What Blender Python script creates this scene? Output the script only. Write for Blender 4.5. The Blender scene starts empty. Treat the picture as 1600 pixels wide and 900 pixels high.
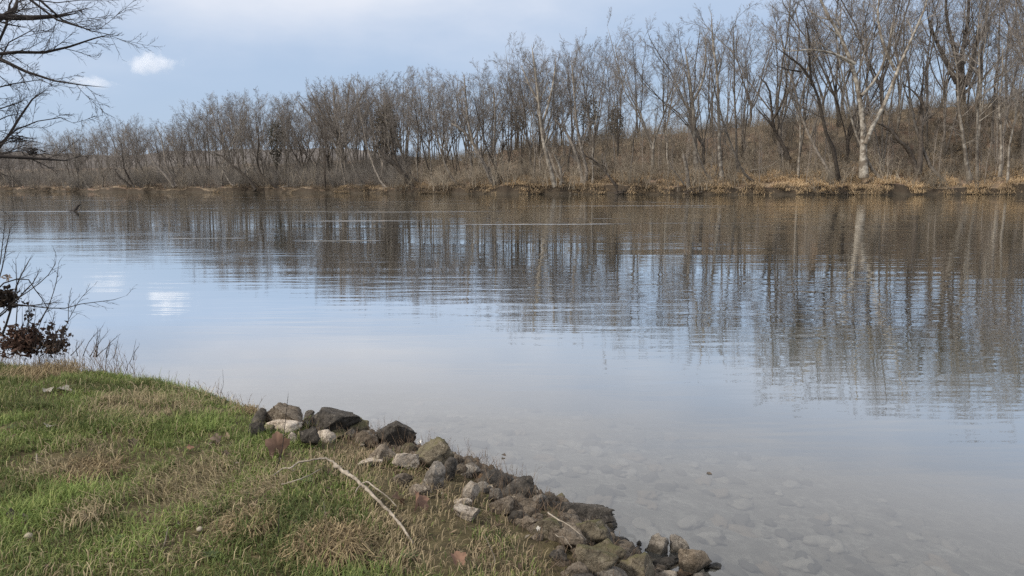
import bpy, math, random
import numpy as np
from mathutils import Matrix, Vector

rng = np.random.default_rng(11)
random.seed(5)
SC = bpy.context.scene
COL = SC.collection

# ---------------------------------------------------------------- camera
CAM_H, FOC = 2.2, 1150.0            # metres above the river; focal length in photo pixels
PITCH, ROLL = math.radians(8.2), math.radians(-0.2)
cam_rot = Matrix.Rotation(math.pi / 2 - PITCH, 3, 'X') @ Matrix.Rotation(ROLL, 3, 'Z')
cam_data = bpy.data.cameras.new("camera")
cam = bpy.data.objects.new("camera", cam_data)
COL.objects.link(cam)
cam.matrix_world = Matrix.Translation((0, 0, CAM_H)) @ cam_rot.to_4x4()
cam_data.sensor_width = 36.0
cam_data.lens = 36.0 * FOC / 1600.0
cam_data.clip_start = 0.05
cam_data.clip_end = 20000
SC.camera = cam
CM = np.array(cam_rot)

# ---------------------------------------------------------------- sky and sun
SUN_EL, SUN_AZ = 42.0, 245.0        # azimuth clockwise from +Y: from the left and a little behind, high
w = bpy.data.worlds.new("World"); SC.world = w; w.use_nodes = True
nt = w.node_tree; nt.nodes.clear()
N = nt.nodes.new; L = nt.links.new
out = N('ShaderNodeOutputWorld'); bg = N('ShaderNodeBackground'); sky = N('ShaderNodeTexSky')
sky.sky_type = 'NISHITA'; sky.sun_disc = False
sky.sun_elevation = math.radians(SUN_EL); sky.sun_rotation = math.radians(SUN_AZ)
sky.air_density = 1.0; sky.dust_density = 1.2; sky.ozone_density = 1.5
tc = N('ShaderNodeTexCoord'); sep = N('ShaderNodeSeparateXYZ'); L(tc.outputs['Generated'], sep.inputs[0])
# high thin overcast: thickens with elevation, torn by noise
mp = N('ShaderNodeMapping'); mp.inputs['Scale'].default_value = (1.6, 1.6, 4.0); L(tc.outputs['Generated'], mp.inputs[0])
nz = N('ShaderNodeTexNoise'); nz.inputs['Scale'].default_value = 2.2; nz.inputs['Detail'].default_value = 5; nz.inputs['Roughness'].default_value = .5
L(mp.outputs[0], nz.inputs['Vector'])
ma = N('ShaderNodeMath'); ma.operation = 'MULTIPLY_ADD'; ma.inputs[1].default_value = 0.22; L(nz.outputs['Fac'], ma.inputs[0])
mx_ = N('ShaderNodeMath'); mx_.operation = 'MULTIPLY_ADD'; mx_.inputs[1].default_value = -0.13; L(sep.outputs['X'], mx_.inputs[0]); L(sep.outputs['Z'], mx_.inputs[2]); L(mx_.outputs[0], ma.inputs[2])   # overcast thickens towards the sun's side
mr = N('ShaderNodeMapRange'); mr.interpolation_type = 'SMOOTHSTEP'
mr.inputs['From Min'].default_value = 0.16; mr.inputs['From Max'].default_value = 0.44
mr.inputs['To Min'].default_value = 0.74; mr.inputs['To Max'].default_value = 0.97
L(ma.outputs[0], mr.inputs['Value'])
veil_col = N('ShaderNodeMix'); veil_col.data_type = 'RGBA'
mr2 = N('ShaderNodeMapRange'); mr2.interpolation_type = 'SMOOTHSTEP'
mr2.inputs['From Min'].default_value = 0.25; mr2.inputs['From Max'].default_value = 0.46
L(ma.outputs[0], mr2.inputs['Value']); L(mr2.outputs[0], veil_col.inputs['Factor'])
veil_col.inputs['A'].default_value = (4.2, 5.35, 7.2, 1)      # pale blue haze of the lower sky
veil_col.inputs['B'].default_value = (8.1, 8.2, 8.7, 1)      # white overcast
mixs = N('ShaderNodeMix'); mixs.data_type = 'RGBA'
L(mr.outputs[0], mixs.inputs['Factor']); L(sky.outputs[0], mixs.inputs['A']); L(veil_col.outputs['Result'], mixs.inputs['B'])
L(mixs.outputs['Result'], bg.inputs['Color']); bg.inputs['Strength'].default_value = 0.1
L(bg.outputs[0], out.inputs[0])

sun_d = bpy.data.lights.new("sun", 'SUN'); sun_d.energy = 3.2; sun_d.angle = math.radians(8.0); sun_d.color = (1.0, .92, .80)
sun = bpy.data.objects.new("sun", sun_d); COL.objects.link(sun)
az, el = math.radians(SUN_AZ), math.radians(SUN_EL)
sd = Vector((math.sin(az) * math.cos(el), math.cos(az) * math.cos(el), math.sin(el)))
sun.rotation_euler = sd.to_track_quat('Z', 'Y').to_euler()

SC.view_settings.view_transform = 'Standard'; SC.view_settings.look = 'None'
SC.view_settings.exposure = 0.2; SC.view_settings.gamma = 1.0
SC.render.engine = 'CYCLES'
SC.cycles.max_bounces = 8; SC.cycles.transparent_max_bounces = 12
SC.cycles.volume_bounces = 6; SC.cycles.sample_clamp_indirect = 2.0; SC.cycles.sample_clamp_direct = 4.0; SC.cycles.use_adaptive_sampling = False
SC.cycles.use_denoising = False; SC.cycles.denoiser = 'OPENIMAGEDENOISE'; SC.cycles.denoising_input_passes = 'RGB_ALBEDO_NORMAL'

# ---------------------------------------------------------------- helpers
def ray(px, py):
    return CM @ np.array([(px - 800) / FOC, -(py - 450) / FOC, -1.0])
def at_z(px, py, z):
    d = ray(px, py); return np.array([0, 0, CAM_H]) + d * (z - CAM_H) / d[2]
def at_y(px, py, Y):
    d = ray(px, py); return np.array([0, 0, CAM_H]) + d * Y / d[1]
def zcam(p):
    return float(-(CM.T @ (np.asarray(p) - np.array([0, 0, CAM_H])))[2])
def smooth(x):
    x = np.clip(x, 0, 1); return x * x * (3 - 2 * x)

_perm = np.random.default_rng(3).permutation(4096)
_val = np.random.default_rng(4).random(4096)
def vnoise(x, y, z=0.0):
    x, y, z = np.broadcast_arrays(np.asarray(x, float), np.asarray(y, float), np.asarray(z, float))
    xi, yi, zi = np.floor(x).astype(int), np.floor(y).astype(int), np.floor(z).astype(int)
    u, v, q = smooth(x - xi), smooth(y - yi), smooth(z - zi)
    def h(a, b, c): return _val[_perm[(_perm[(_perm[a & 4095] + b) & 4095] + c) & 4095]]
    r = 0
    for dz in (0, 1):
        for dy in (0, 1):
            for dx in (0, 1):
                r = r + h(xi + dx, yi + dy, zi + dz) * (u if dx else 1 - u) * (v if dy else 1 - v) * (q if dz else 1 - q)
    return r * 2 - 1
def fbm(x, y, z=0.0, o=4):
    r, a = 0, 1.0
    for i in range(o):
        r = r + a * vnoise(np.asarray(x) * 2 ** i + 17 * i, np.asarray(y) * 2 ** i + 5 * i, np.asarray(z) * 2 ** i); a *= .5
    return r

def mesh_np(name, V, quads=None, tris=None, mat=None, smooth_shade=True, col=None):
    me = bpy.data.meshes.new(name)
    V = np.asarray(V, np.float32)
    quads = np.zeros((0, 4), np.int32) if quads is None else np.asarray(quads, np.int32).reshape(-1, 4)
    tris = np.zeros((0, 3), np.int32) if tris is None else np.asarray(tris, np.int32).reshape(-1, 3)
    me.vertices.add(len(V)); me.vertices.foreach_set('co', V.ravel())
    nl = quads.size + tris.size
    me.loops.add(nl); me.loops.foreach_set('vertex_index', np.concatenate([quads.ravel(), tris.ravel()]))
    me.polygons.add(len(quads) + len(tris))
    st = np.concatenate([np.arange(len(quads)) * 4, quads.size + np.arange(len(tris)) * 3]).astype(np.int32)
    me.polygons.foreach_set('loop_start', st)
    me.polygons.foreach_set('use_smooth', np.full(len(st), smooth_shade))
    me.update(calc_edges=True)
    if col is not None:
        a = me.color_attributes.new('tint', 'FLOAT_COLOR', 'POINT')
        c = np.ones((len(V), 4), np.float32); c[:, :3] = col
        a.data.foreach_set('color', c.ravel())
    if mat: me.materials.append(mat)
    return me
def link(name, me, parent=None, loc=None, **props):
    o = bpy.data.objects.new(name, me); COL.objects.link(o)
    if parent is not None: o.parent = parent
    if loc is not None: o.location = loc
    for k, v in props.items():
        if v: o[k] = v
    return o
def thing(name, label, cat, loc, group=None):
    return link(name, None, None, loc, label=label, category=cat, group=group)

class Tubes:
    """collects batches of tapered tubes and turns them into one mesh"""
    def __init__(s): s.V, s.Q, s.T, s.n = [], [], [], 0
    def add(s, P, R, S=3, tip=False, bump=0.0):
        P = np.asarray(P, float); R = np.asarray(R, float)
        if P.ndim == 2: P, R = P[None], R[None]
        n, K, _ = P.shape
        if n == 0: return
        T = np.gradient(P, axis=1); T /= np.linalg.norm(T, axis=2, keepdims=True) + 1e-9
        m = T.mean(1)
        ref = np.where((np.abs(m[:, 2:3]) > .8), np.array([[1., 0, 0]]), np.array([[0, 0, 1.]]))[:, None, :]
        U = np.cross(T, ref); U /= np.linalg.norm(U, axis=2, keepdims=True) + 1e-9
        W = np.cross(T, U)
        a = np.arange(S) * 2 * math.pi / S
        Rr = R[:, :, None]
        if bump: Rr = Rr * (1 + bump * rng.normal(size=(n, K, S)))
        else: Rr = np.repeat(Rr, S, 2)
        ring = P[:, :, None, :] + Rr[..., None] * (np.cos(a)[None, None, :, None] * U[:, :, None, :] + np.sin(a)[None, None, :, None] * W[:, :, None, :])
        k = np.arange(S); k2 = (k + 1) % S
        if tip:
            V = np.concatenate([ring[:, :K - 1].reshape(n, -1, 3), P[:, K - 1:K]], 1); per = (K - 1) * S + 1; KK = K - 1
        else:
            V = ring.reshape(n, -1, 3); per = K * S; KK = K
        base = s.n + np.arange(n)[:, None] * per
        q = []
        for j in range(KK - 1):
            q.append(np.stack([j * S + k, j * S + k2, (j + 1) * S + k2, (j + 1) * S + k], 1))
        if q:
            q = np.concatenate(q)
            s.Q.append((base[:, :, None] + q[None]).reshape(-1, 4))
        if tip:
            t = np.stack([(KK - 1) * S + k, (KK - 1) * S + k2, np.full(S, per - 1)], 1)
            s.T.append((base[:, :, None] + t[None]).reshape(-1, 3))
        else:   # close the far end with a fan on its first ring vertex
            t = np.stack([np.full(S - 2, (K - 1) * S), (K - 1) * S + np.arange(1, S - 1), (K - 1) * S + np.arange(2, S)], 1)
            s.T.append((base[:, :, None] + t[None]).reshape(-1, 3))
            t0 = np.stack([np.zeros(S - 2, int), np.arange(2, S), np.arange(1, S - 1)], 1)
            s.T.append((base[:, :, None] + t0[None]).reshape(-1, 3))
        s.V.append(V.reshape(-1, 3)); s.n += n * per
    def mesh(s, name, mat, origin=(0, 0, 0)):
        V = np.concatenate(s.V) - np.asarray(origin)
        return mesh_np(name, V, np.concatenate(s.Q) if s.Q else None, np.concatenate(s.T) if s.T else None, mat)

def resample(P, R, K):
    P, R = np.asarray(P, float), np.asarray(R, float)
    d = np.concatenate([[0], np.cumsum(np.linalg.norm(np.diff(P, axis=0), axis=1))]); t = np.linspace(0, d[-1], K)
    # Catmull-like smoothing through cubic interpolation of each coordinate
    def ci(y):
        m = np.gradient(y, d); i = np.clip(np.searchsorted(d, t) - 1, 0, len(d) - 2); h = d[i + 1] - d[i]; u = (t - d[i]) / h
        return (2*u**3-3*u**2+1)*y[i] + (u**3-2*u**2+u)*h*m[i] + (-2*u**3+3*u**2)*y[i+1] + (u**3-u**2)*h*m[i+1]
    return np.stack([ci(P[:, k]) for k in range(3)], 1), np.interp(t, d, R)

def spawn(P, R, n, tmin, ang, lf, K, wander=.12, up=.15, rf=.6, rmin=.006, tmax=.98, absl=None, flat=1.0):
    """n children on each parent polyline, all at once"""
    P, R = np.asarray(P, float), np.asarray(R, float)
    m, K0, _ = P.shape; M = m * n
    idx = np.repeat(np.arange(m), n)
    t = tmin + (tmax - tmin) * ((np.tile(np.arange(n), m) + rng.random(M)) / n)
    f = t * (K0 - 1); i = np.minimum(f.astype(int), K0 - 2); u = (f - i)[:, None]
    pos = P[idx, i] * (1 - u) + P[idx, i + 1] * u
    r0 = R[idx, i] * (1 - u[:, 0]) + R[idx, i + 1] * u[:, 0]
    tan = P[idx, i + 1] - P[idx, i]; tan /= np.linalg.norm(tan, axis=1, keepdims=True) + 1e-9
    v = rng.normal(size=(M, 3)); v[:, 2] *= flat
    v -= (v * tan).sum(1, keepdims=True) * tan; v /= np.linalg.norm(v, axis=1, keepdims=True) + 1e-9
    a = np.radians(rng.normal(ang, ang * .25, M))[:, None]
    d = np.cos(a) * tan + np.sin(a) * v; d[:, 2] += up; d /= np.linalg.norm(d, axis=1, keepdims=True)
    PL = np.linalg.norm(np.diff(P, axis=1), axis=2).sum(1)[idx]
    tr = (t - tmin) / (1 - tmin + 1e-6)
    ln = PL * lf * (1 - .5 * tr) * rng.uniform(.55, 1.2, M) if absl is None else absl * rng.uniform(.75, 1.2, M)
    C = np.zeros((M, K, 3)); C[:, 0] = pos; cur = d.copy()
    for k in range(1, K):
        C[:, k] = C[:, k - 1] + cur * (ln / (K - 1))[:, None]
        cur = cur + rng.normal(size=(M, 3)) * wander; cur[:, 2] += up * .25; cur /= np.linalg.norm(cur, axis=1, keepdims=True)
    rr = np.maximum(r0 * rf * rng.uniform(.7, 1.1, M), rmin)
    RR = rr[:, None] * np.linspace(1, .3, K)[None]
    return C, np.maximum(RR, rmin * .6)

# ---------------------------------------------------------------- materials
def mat(name):
    m = bpy.data.materials.new(name); m.use_nodes = True
    t = m.node_tree; t.nodes.clear()
    o = t.nodes.new('ShaderNodeOutputMaterial'); b = t.nodes.new('ShaderNodeBsdfPrincipled')
    t.links.new(b.outputs[0], o.inputs[0]); b.inputs['Roughness'].default_value = .85
    b.inputs['Specular IOR Level'].default_value = .25
    return m, t, b
def noise_node(t, scale, detail=4, vec=None, rough=.55):
    n = t.nodes.new('ShaderNodeTexNoise'); n.inputs['Scale'].default_value = scale; n.inputs['Detail'].default_value = detail
    n.inputs['Roughness'].default_value = rough
    if vec is not None: t.links.new(vec, n.inputs['Vector'])
    return n
def ramp(t, fac, stops):
    r = t.nodes.new('ShaderNodeValToRGB'); e = r.color_ramp.elements
    while len(e) < len(stops): e.new(.5)
    for el_, (p, c) in zip(e, stops): el_.position = p; el_.color = (*c, 1)
    t.links.new(fac, r.inputs[0]); return r
def mixc(t, fac, a, b, mode='MIX'):
    n = t.nodes.new('ShaderNodeMix'); n.data_type = 'RGBA'; n.blend_type = mode
    for s, v in (('Factor', fac), ('A', a), ('B', b)):
        if isinstance(v, (tuple, float, int)): n.inputs[s].default_value = v if not isinstance(v, tuple) else (*v, 1)
        else: t.links.new(v, n.inputs[s])
    return n.outputs['Result']
def add_bump(t, b, h, strength, dist):
    n = t.nodes.new('ShaderNodeBump'); n.inputs['Strength'].default_value = strength; n.inputs['Distance'].default_value = dist
    t.links.new(h, n.inputs['Height']); t.links.new(n.outputs[0], b.inputs['Normal']); return n

def bark(name, dark, light, scale=3.0, vary=.35, patch=None):
    m, t, b = mat(name)
    g = t.nodes.new('ShaderNodeTexCoord'); oi = t.nodes.new('ShaderNodeObjectInfo')
    n = noise_node(t, scale, 6, g.outputs['Object'])
    r = ramp(t, n.outputs['Fac'], [(.35, dark), (.65, light)])
    c = r.outputs[0]
    if patch:
        n2 = noise_node(t, .9, 3, g.outputs['Object']); r2 = ramp(t, n2.outputs['Fac'], [(.47, (0, 0, 0)), (.56, (1, 1, 1))])
        c = mixc(t, r2.outputs[0], c, patch)
    mm = t.nodes.new('ShaderNodeMapRange'); mm.inputs['To Min'].default_value = 1 - vary; mm.inputs['To Max'].default_value = 1 + vary
    t.links.new(oi.outputs['Random'], mm.inputs['Value'])
    hv = t.nodes.new('ShaderNodeHueSaturation'); t.links.new(c, hv.inputs['Color']); t.links.new(mm.outputs[0], hv.inputs['Value'])
    t.links.new(hv.outputs[0], b.inputs['Base Color'])
    add_bump(t, b, n.outputs['Fac'], .4, .05)
    return m
M_BARK = bark('grey_bark', (.08, .068, .056), (.20, .175, .15), 3.0, .5)
M_BARKD = bark('dark_bark', (.035, .028, .022), (.085, .07, .058))
M_PALE = bark('pale_sycamore_bark', (.20, .175, .145), (.42, .385, .33), 2.0, .1, (.14, .115, .09))
M_LIGHT = bark('light_grey_bark', (.16, .14, .115), (.32, .29, .25), 2.0, .1, (.13, .11, .09))
M_TWIG = bark('grey_brown_twigs', (.125, .11, .10), (.21, .188, .17), 1.0, .4)
M_TWIGP = bark('pale_twigs', (.20, .17, .145), (.30, .26, .22), 1.0, .15)
M_TWIGD = bark('dark_twigs', (.022, .018, .016), (.055, .045, .04), 4.0, .1)
M_BRUSH = bark('brush_twigs', (.165, .14, .11), (.31, .265, .205), .6, .35)
M_GREYBRUSH = bark('grey_brush_twigs', (.10, .09, .08), (.185, .168, .15), .6, .2)
M_WEED = bark('dead_weed_stems', (.10, .07, .05), (.22, .16, .11), 9.0, .1)
M_STICK = bark('weathered_stick', (.16, .135, .105), (.38, .33, .27), 22.0, .05)

def tint_mat(name, rough=.8, trans=0.0):
    m, t, b = mat(name)
    a = t.nodes.new('ShaderNodeAttribute'); a.attribute_name = 'tint'
    t.links.new(a.outputs['Color'], b.inputs['Base Color']); b.inputs['Roughness'].default_value = rough
    if trans:
        tr = t.nodes.new('ShaderNodeBsdfTranslucent'); t.links.new(a.outputs['Color'], tr.inputs['Color'])
        mx = t.nodes.new('ShaderNodeMixShader'); mx.inputs[0].default_value = trans
        o = [n for n in t.nodes if n.type == 'OUTPUT_MATERIAL'][0]
        t.links.new(b.outputs[0], mx.inputs[1]); t.links.new(tr.outputs[0], mx.inputs[2]); t.links.new(mx.outputs[0], o.inputs[0])
    return m
M_BLADE = tint_mat('grass_blades', .7, .25)
M_DRYFAR = tint_mat('far_dry_grass', .9, .15)
M_LEAFT = tint_mat('dead_leaf', .75, .2)

def rock_mat(name, c0, c1, spot, moss=None, wet=.25):
    m, t, b = mat(name)
    g = t.nodes.new('ShaderNodeTexCoord'); geo = t.nodes.new('ShaderNodeNewGeometry'); oi = t.nodes.new('ShaderNodeObjectInfo')
    ofs = t.nodes.new('ShaderNodeVectorMath'); ofs.operation = 'ADD'
    t.links.new(g.outputs['Object'], ofs.inputs[0]); t.links.new(oi.outputs['Location'], ofs.inputs[1])
    v = ofs.outputs[0]
    n1 = noise_node(t, 11, 10, v, .7); n2 = noise_node(t, 70, 8, v, .75); n3 = noise_node(t, 26, 8, v, .7)
    r = ramp(t, n1.outputs['Fac'], [(.34, c0), (.66, c1)])
    r3 = ramp(t, n3.outputs['Fac'], [(.56, (0, 0, 0)), (.66, (1, 1, 1))])
    c = mixc(t, r3.outputs[0], r.outputs[0], spot)
    c = mixc(t, ramp(t, n2.outputs['Fac'], [(.35, (0, 0, 0)), (.65, (1, 1, 1))]).outputs[0], c, mixc(t, 1.0, c, (.60, .58, .56), 'MULTIPLY'))
    vo = t.nodes.new('ShaderNodeTexVoronoi'); vo.feature = 'DISTANCE_TO_EDGE'; vo.inputs['Scale'].default_value = 13; wv_ = t.nodes.new('ShaderNodeVectorMath'); wv_.operation = 'MULTIPLY_ADD'; wv_.inputs[1].default_value = (.16, .16, .16); t.links.new(n1.outputs['Color'], wv_.inputs[0]); t.links.new(v, wv_.inputs[2]); t.links.new(wv_.outputs[0], vo.inputs['Vector'])
    crack = ramp(t, vo.outputs['Distance'], [(.0, (0, 0, 0)), (.035, (1, 1, 1))])
    c = mixc(t, crack.outputs[0], mixc(t, 1.0, c, (.5, .48, .46), 'MULTIPLY'), c)
    if moss:
        sp = t.nodes.new('ShaderNodeSeparateXYZ'); t.links.new(geo.outputs['Normal'], sp.inputs[0])
        mr_ = t.nodes.new('ShaderNodeMath'); mr_.operation = 'MULTIPLY'; t.links.new(sp.outputs['Z'], mr_.inputs[0]); t.links.new(n1.outputs['Fac'], mr_.inputs[1])
        rm = ramp(t, mr_.outputs[0], [(.25, (0, 0, 0)), (.48, (1, 1, 1))])
        c = mixc(t, rm.outputs[0], c, moss)
    hv = t.nodes.new('ShaderNodeHueSaturation'); vr = t.nodes.new('ShaderNodeMapRange'); vr.inputs['To Min'].default_value = .72; vr.inputs['To Max'].default_value = 1.3; t.links.new(oi.outputs['Random'], vr.inputs['Value']); t.links.new(vr.outputs[0], hv.inputs['Value']); t.links.new(c, hv.inputs['Color']); c = hv.outputs[0]
    # the river's wet line: stone that stands at the water is soaked
    sp2 = t.nodes.new('ShaderNodeSeparateXYZ'); t.links.new(geo.outputs['Position'], sp2.inputs[0])
    wz = t.nodes.new('ShaderNodeMath'); wz.operation = 'MULTIPLY_ADD'; wz.inputs[1].default_value = .06; t.links.new(n1.outputs['Fac'], wz.inputs[0]); t.links.new(sp2.outputs['Z'], wz.inputs[2])
    rw = ramp(t, wz.outputs[0], [(.05, (1, 1, 1)), (.085, (0, 0, 0))])
    c = mixc(t, rw.outputs[0], c, mixc(t, 1.0, c, (wet, wet, wet * .95), 'MULTIPLY'))
    t.links.new(c, b.inputs['Base Color'])
    rr = t.nodes.new('ShaderNodeMapRange'); rr.inputs['To Min'].default_value = .85; rr.inputs['To Max'].default_value = .35
    t.links.new(rw.outputs[0], rr.inputs['Value']); t.links.new(rr.outputs[0], b.inputs['Roughness'])
    bm_ = t.nodes.new('ShaderNodeMath'); bm_.operation = 'ADD'; t.links.new(n1.outputs['Fac'], bm_.inputs[0]); t.links.new(n2.outputs['Fac'], bm_.inputs[1])
    bm2 = t.nodes.new('ShaderNodeMath'); bm2.operation = 'MULTIPLY_ADD'; bm2.inputs[1].default_value = .35; t.links.new(crack.outputs[0], bm2.inputs[0]); t.links.new(bm_.outputs[0], bm2.inputs[2])
    add_bump(t, b, bm2.outputs[0], .65, .03)
    return m
ROCKM = {
 'dark':  rock_mat('dark_rock', (.045, .041, .036), (.13, .115, .098), (.22, .195, .165)),
 'brown': rock_mat('brown_rock', (.125, .102, .077), (.30, .25, .195), (.43, .375, .30)),
 'mossy': rock_mat('mossy_rock', (.115, .098, .07), (.28, .24, .175), (.39, .345, .265), (.115, .105, .055)),
 'grey':  rock_mat('grey_rock', (.14, .124, .107), (.33, .30, .26), (.47, .43, .38)),
 'pale':  rock_mat('pale_rock', (.42, .355, .285), (.68, .61, .52), (.30, .24, .18)),
 'rust':  rock_mat('rusty_rock', (.10, .065, .04), (.24, .15, .085), (.36, .25, .15)),
}
def soil_mat(name, stops, scale, detail=8, bump=.02, extra=None):
    m, t, b = mat(name)
    g = t.nodes.new('ShaderNodeNewGeometry')
    n = noise_node(t, scale, detail, g.outputs['Position'], .65)
    c = ramp(t, n.outputs['Fac'], stops).outputs[0]
    if extra:
        n2 = noise_node(t, extra[0], 5, g.outputs['Position'], .6)
        c = mixc(t, ramp(t, n2.outputs['Fac'], [(.45, (0, 0, 0)), (.6, (1, 1, 1))]).outputs[0], c, extra[1])
    t.links.new(c, b.inputs['Base Color']); b.inputs['Roughness'].default_value = .95
    nb = noise_node(t, scale * 4, 8, g.outputs['Position'], .7)
    add_bump(t, b, nb.outputs['Fac'], .8, bump)
    return m
M_SOIL = soil_mat('bank_soil', [(.3, (.045, .035, .02)), (.5, (.085, .07, .035)), (.7, (.14, .115, .06))], 14)
M_BED = soil_mat('river_gravel', [(.3, (.10, .09, .072)), (.5, (.19, .174, .145)), (.7, (.29, .27, .23))], 4.5, extra=(16, (.13, .115, .092)))
M_FAR = soil_mat('far_bank_litter', [(.3, (.11, .086, .06)), (.5, (.23, .18, .125)), (.7, (.37, .29, .20))], .9, bump=.25, extra=(.22, (.22, .15, .11)))
def eroded(m):
    # bare dark earth wherever the bank is too steep to hold litter
    t = m.node_tree; b = [n for n in t.nodes if n.type == 'BSDF_PRINCIPLED'][0]; src = b.inputs['Base Color'].links[0].from_socket
    g = t.nodes.new('ShaderNodeNewGeometry'); sp = t.nodes.new('ShaderNodeSeparateXYZ'); t.links.new(g.outputs['True Normal'], sp.inputs[0])
    n = noise_node(t, .8, 5, g.outputs['Position']); a = t.nodes.new('ShaderNodeMath'); a.operation = 'MULTIPLY_ADD'; a.inputs[1].default_value = .35; t.links.new(n.outputs['Fac'], a.inputs[0]); t.links.new(sp.outputs['Z'], a.inputs[2])
    t.links.new(mixc(t, ramp(t, a.outputs[0], [(.86, (1, 1, 1)), (1.0, (0, 0, 0))]).outputs[0], src, (.055, .042, .03)), b.inputs['Base Color'])
    # mud soaked by the river at the waterline
    src = b.inputs['Base Color'].links[0].from_socket; p3 = t.nodes.new('ShaderNodeSeparateXYZ'); t.links.new(g.outputs['Position'], p3.inputs[0]); w3 = t.nodes.new('ShaderNodeMath'); w3.operation = 'MULTIPLY_ADD'; w3.inputs[1].default_value = -.7; t.links.new(n.outputs['Fac'], w3.inputs[0]); t.links.new(p3.outputs['Z'], w3.inputs[2])
    t.links.new(mixc(t, ramp(t, w3.outputs[0], [(.0, (1, 1, 1)), (.04, (0, 0, 0))]).outputs[0], src, (.06, .048, .035)), b.inputs['Base Color'])
eroded(M_FAR)
M_RIDGE = soil_mat('far_wooded_ridge', [(.3, (.10, .09, .085)), (.6, (.16, .145, .135))], .06, bump=2.0)

# ---------------------------------------------------------------- near bank and river bed
SHORE = np.array([(-60, 42), (-30, 23), (-14, 12.2), (-8, 9.0), (-4.8, 7.1), (-3.9, 6.85), (-2.8, 6.4), (-2.2, 6.05), (-1.7, 5.85), (-1.2, 5.8), (-.9, 5.72),
                  (-.5, 5.42), (-.15, 5.2), (.2, 4.82), (.5, 4.45), (.72, 4.05), (.85, 3.72), (1.3, 3.0), (2.2, 1.5), (4, -1.5), (9, -9), (30, -40)], float)
def inland(X, Y):
    """signed distance to the waterline, positive on the near bank"""
    X, Y = np.asarray(X, float), np.asarray(Y, float); sh = X.shape; P = np.stack([X.ravel(), Y.ravel()], 1)
    best = np.full(len(P), 1e9); sgn = np.ones(len(P))
    for a, b in zip(SHORE[:-1], SHORE[1:]):
        ab = b - a; t = np.clip(((P - a) @ ab) / (ab @ ab), 0, 1); d = P - a - t[:, None] * ab
        dist = np.hypot(d[:, 0], d[:, 1]); cr = ab[0] * (P[:, 1] - a[1]) - ab[1] * (P[:, 0] - a[0])
        m = dist < best; best[m] = dist[m]; sgn[m] = np.where(cr[m] < 0, 1, -1)
    return (best * sgn).reshape(sh)
def ground(X, Y):
    X, Y = np.asarray(X, float), np.asarray(Y, float)
    s = inland(X, Y)
    k = .22 + .40 * smooth((X + 2.6) / 2.0)
    zi = .62 * (1 - np.exp(-np.maximum(s, 0) / k) * (1 + .0 * s)) + .035 * fbm(X * 1.1, Y * 1.1, 0, 3) * smooth(s / .5) + .016 * fbm(X * 5, Y * 5, 3, 3) * smooth(s / .3)
    zo = -np.minimum(.05 + .17 * np.maximum(-s, 0), 1.8) * smooth(-s / .25) + .02 * fbm(X * 3, Y * 3, 7, 3) * smooth(-s / .4)
    return np.where(s >= 0, zi, zo)
def march(px, py, off=0.0, tmax=14):
    """where the sight line through a photo pixel meets the near ground (or the water) raised by off"""
    d = ray(px, py); ts = np.linspace(1.5, tmax, 2600); P = np.array([0, 0, CAM_H]) + ts[:, None] * d
    g = np.maximum(ground(P[:, 0], P[:, 1]), 0) + off
    i = np.argmax(P[:, 2] < g)
    return P[i] if P[i, 2] < g[i] else P[-1]
def axis(lo, f0, f1, hi, fine, coarse_n):
    a = np.arange(f0, f1, fine)
    l = f0 - np.geomspace(fine, f0 - lo, coarse_n)[::-1]; r = f1 + np.geomspace(fine, hi - f1, coarse_n) - fine
    return np.unique(np.concatenate([l, a, r]))
def grid_mesh(xs, ys, zf, keep=None, name='', m=None):
    X, Y = np.meshgrid(xs, ys); Z = zf(X, Y); nx = len(xs)
    V = np.stack([X, Y, Z], -1).reshape(-1, 3)
    i = (np.arange(len(ys) - 1)[:, None] * nx + np.arange(nx - 1)[None]).ravel()
    q = np.stack([i, i + 1, i + nx + 1, i + nx], 1)
    if keep is not None:
        kf = keep(X, Y).ravel(); q = q[kf[q].any(1)]
        u = np.unique(q); mp_ = np.zeros(len(V), int); mp_[u] = np.arange(len(u)); V = V[u]; q = mp_[q]
    return mesh_np(name, V, q, None, m)
link('near_bank', grid_mesh(axis(-60, -6, 2.2, 30, .05, 26), axis(-40, 1.2, 8.2, 42, .05, 26), ground,
     lambda X, Y: inland(X, Y) > -.25, 'near_bank', M_SOIL), kind='structure')
link('river_bed', grid_mesh(axis(-420, -6, 6, 420, .12, 30), axis(-60, 1.2, 12, 420, .12, 30), lambda X, Y: ground(X, Y) - .006 - .3 * (inland(X, Y) > .3),
     lambda X, Y: inland(X, Y) < .3, 'river_bed', M_BED), kind='structure')

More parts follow.
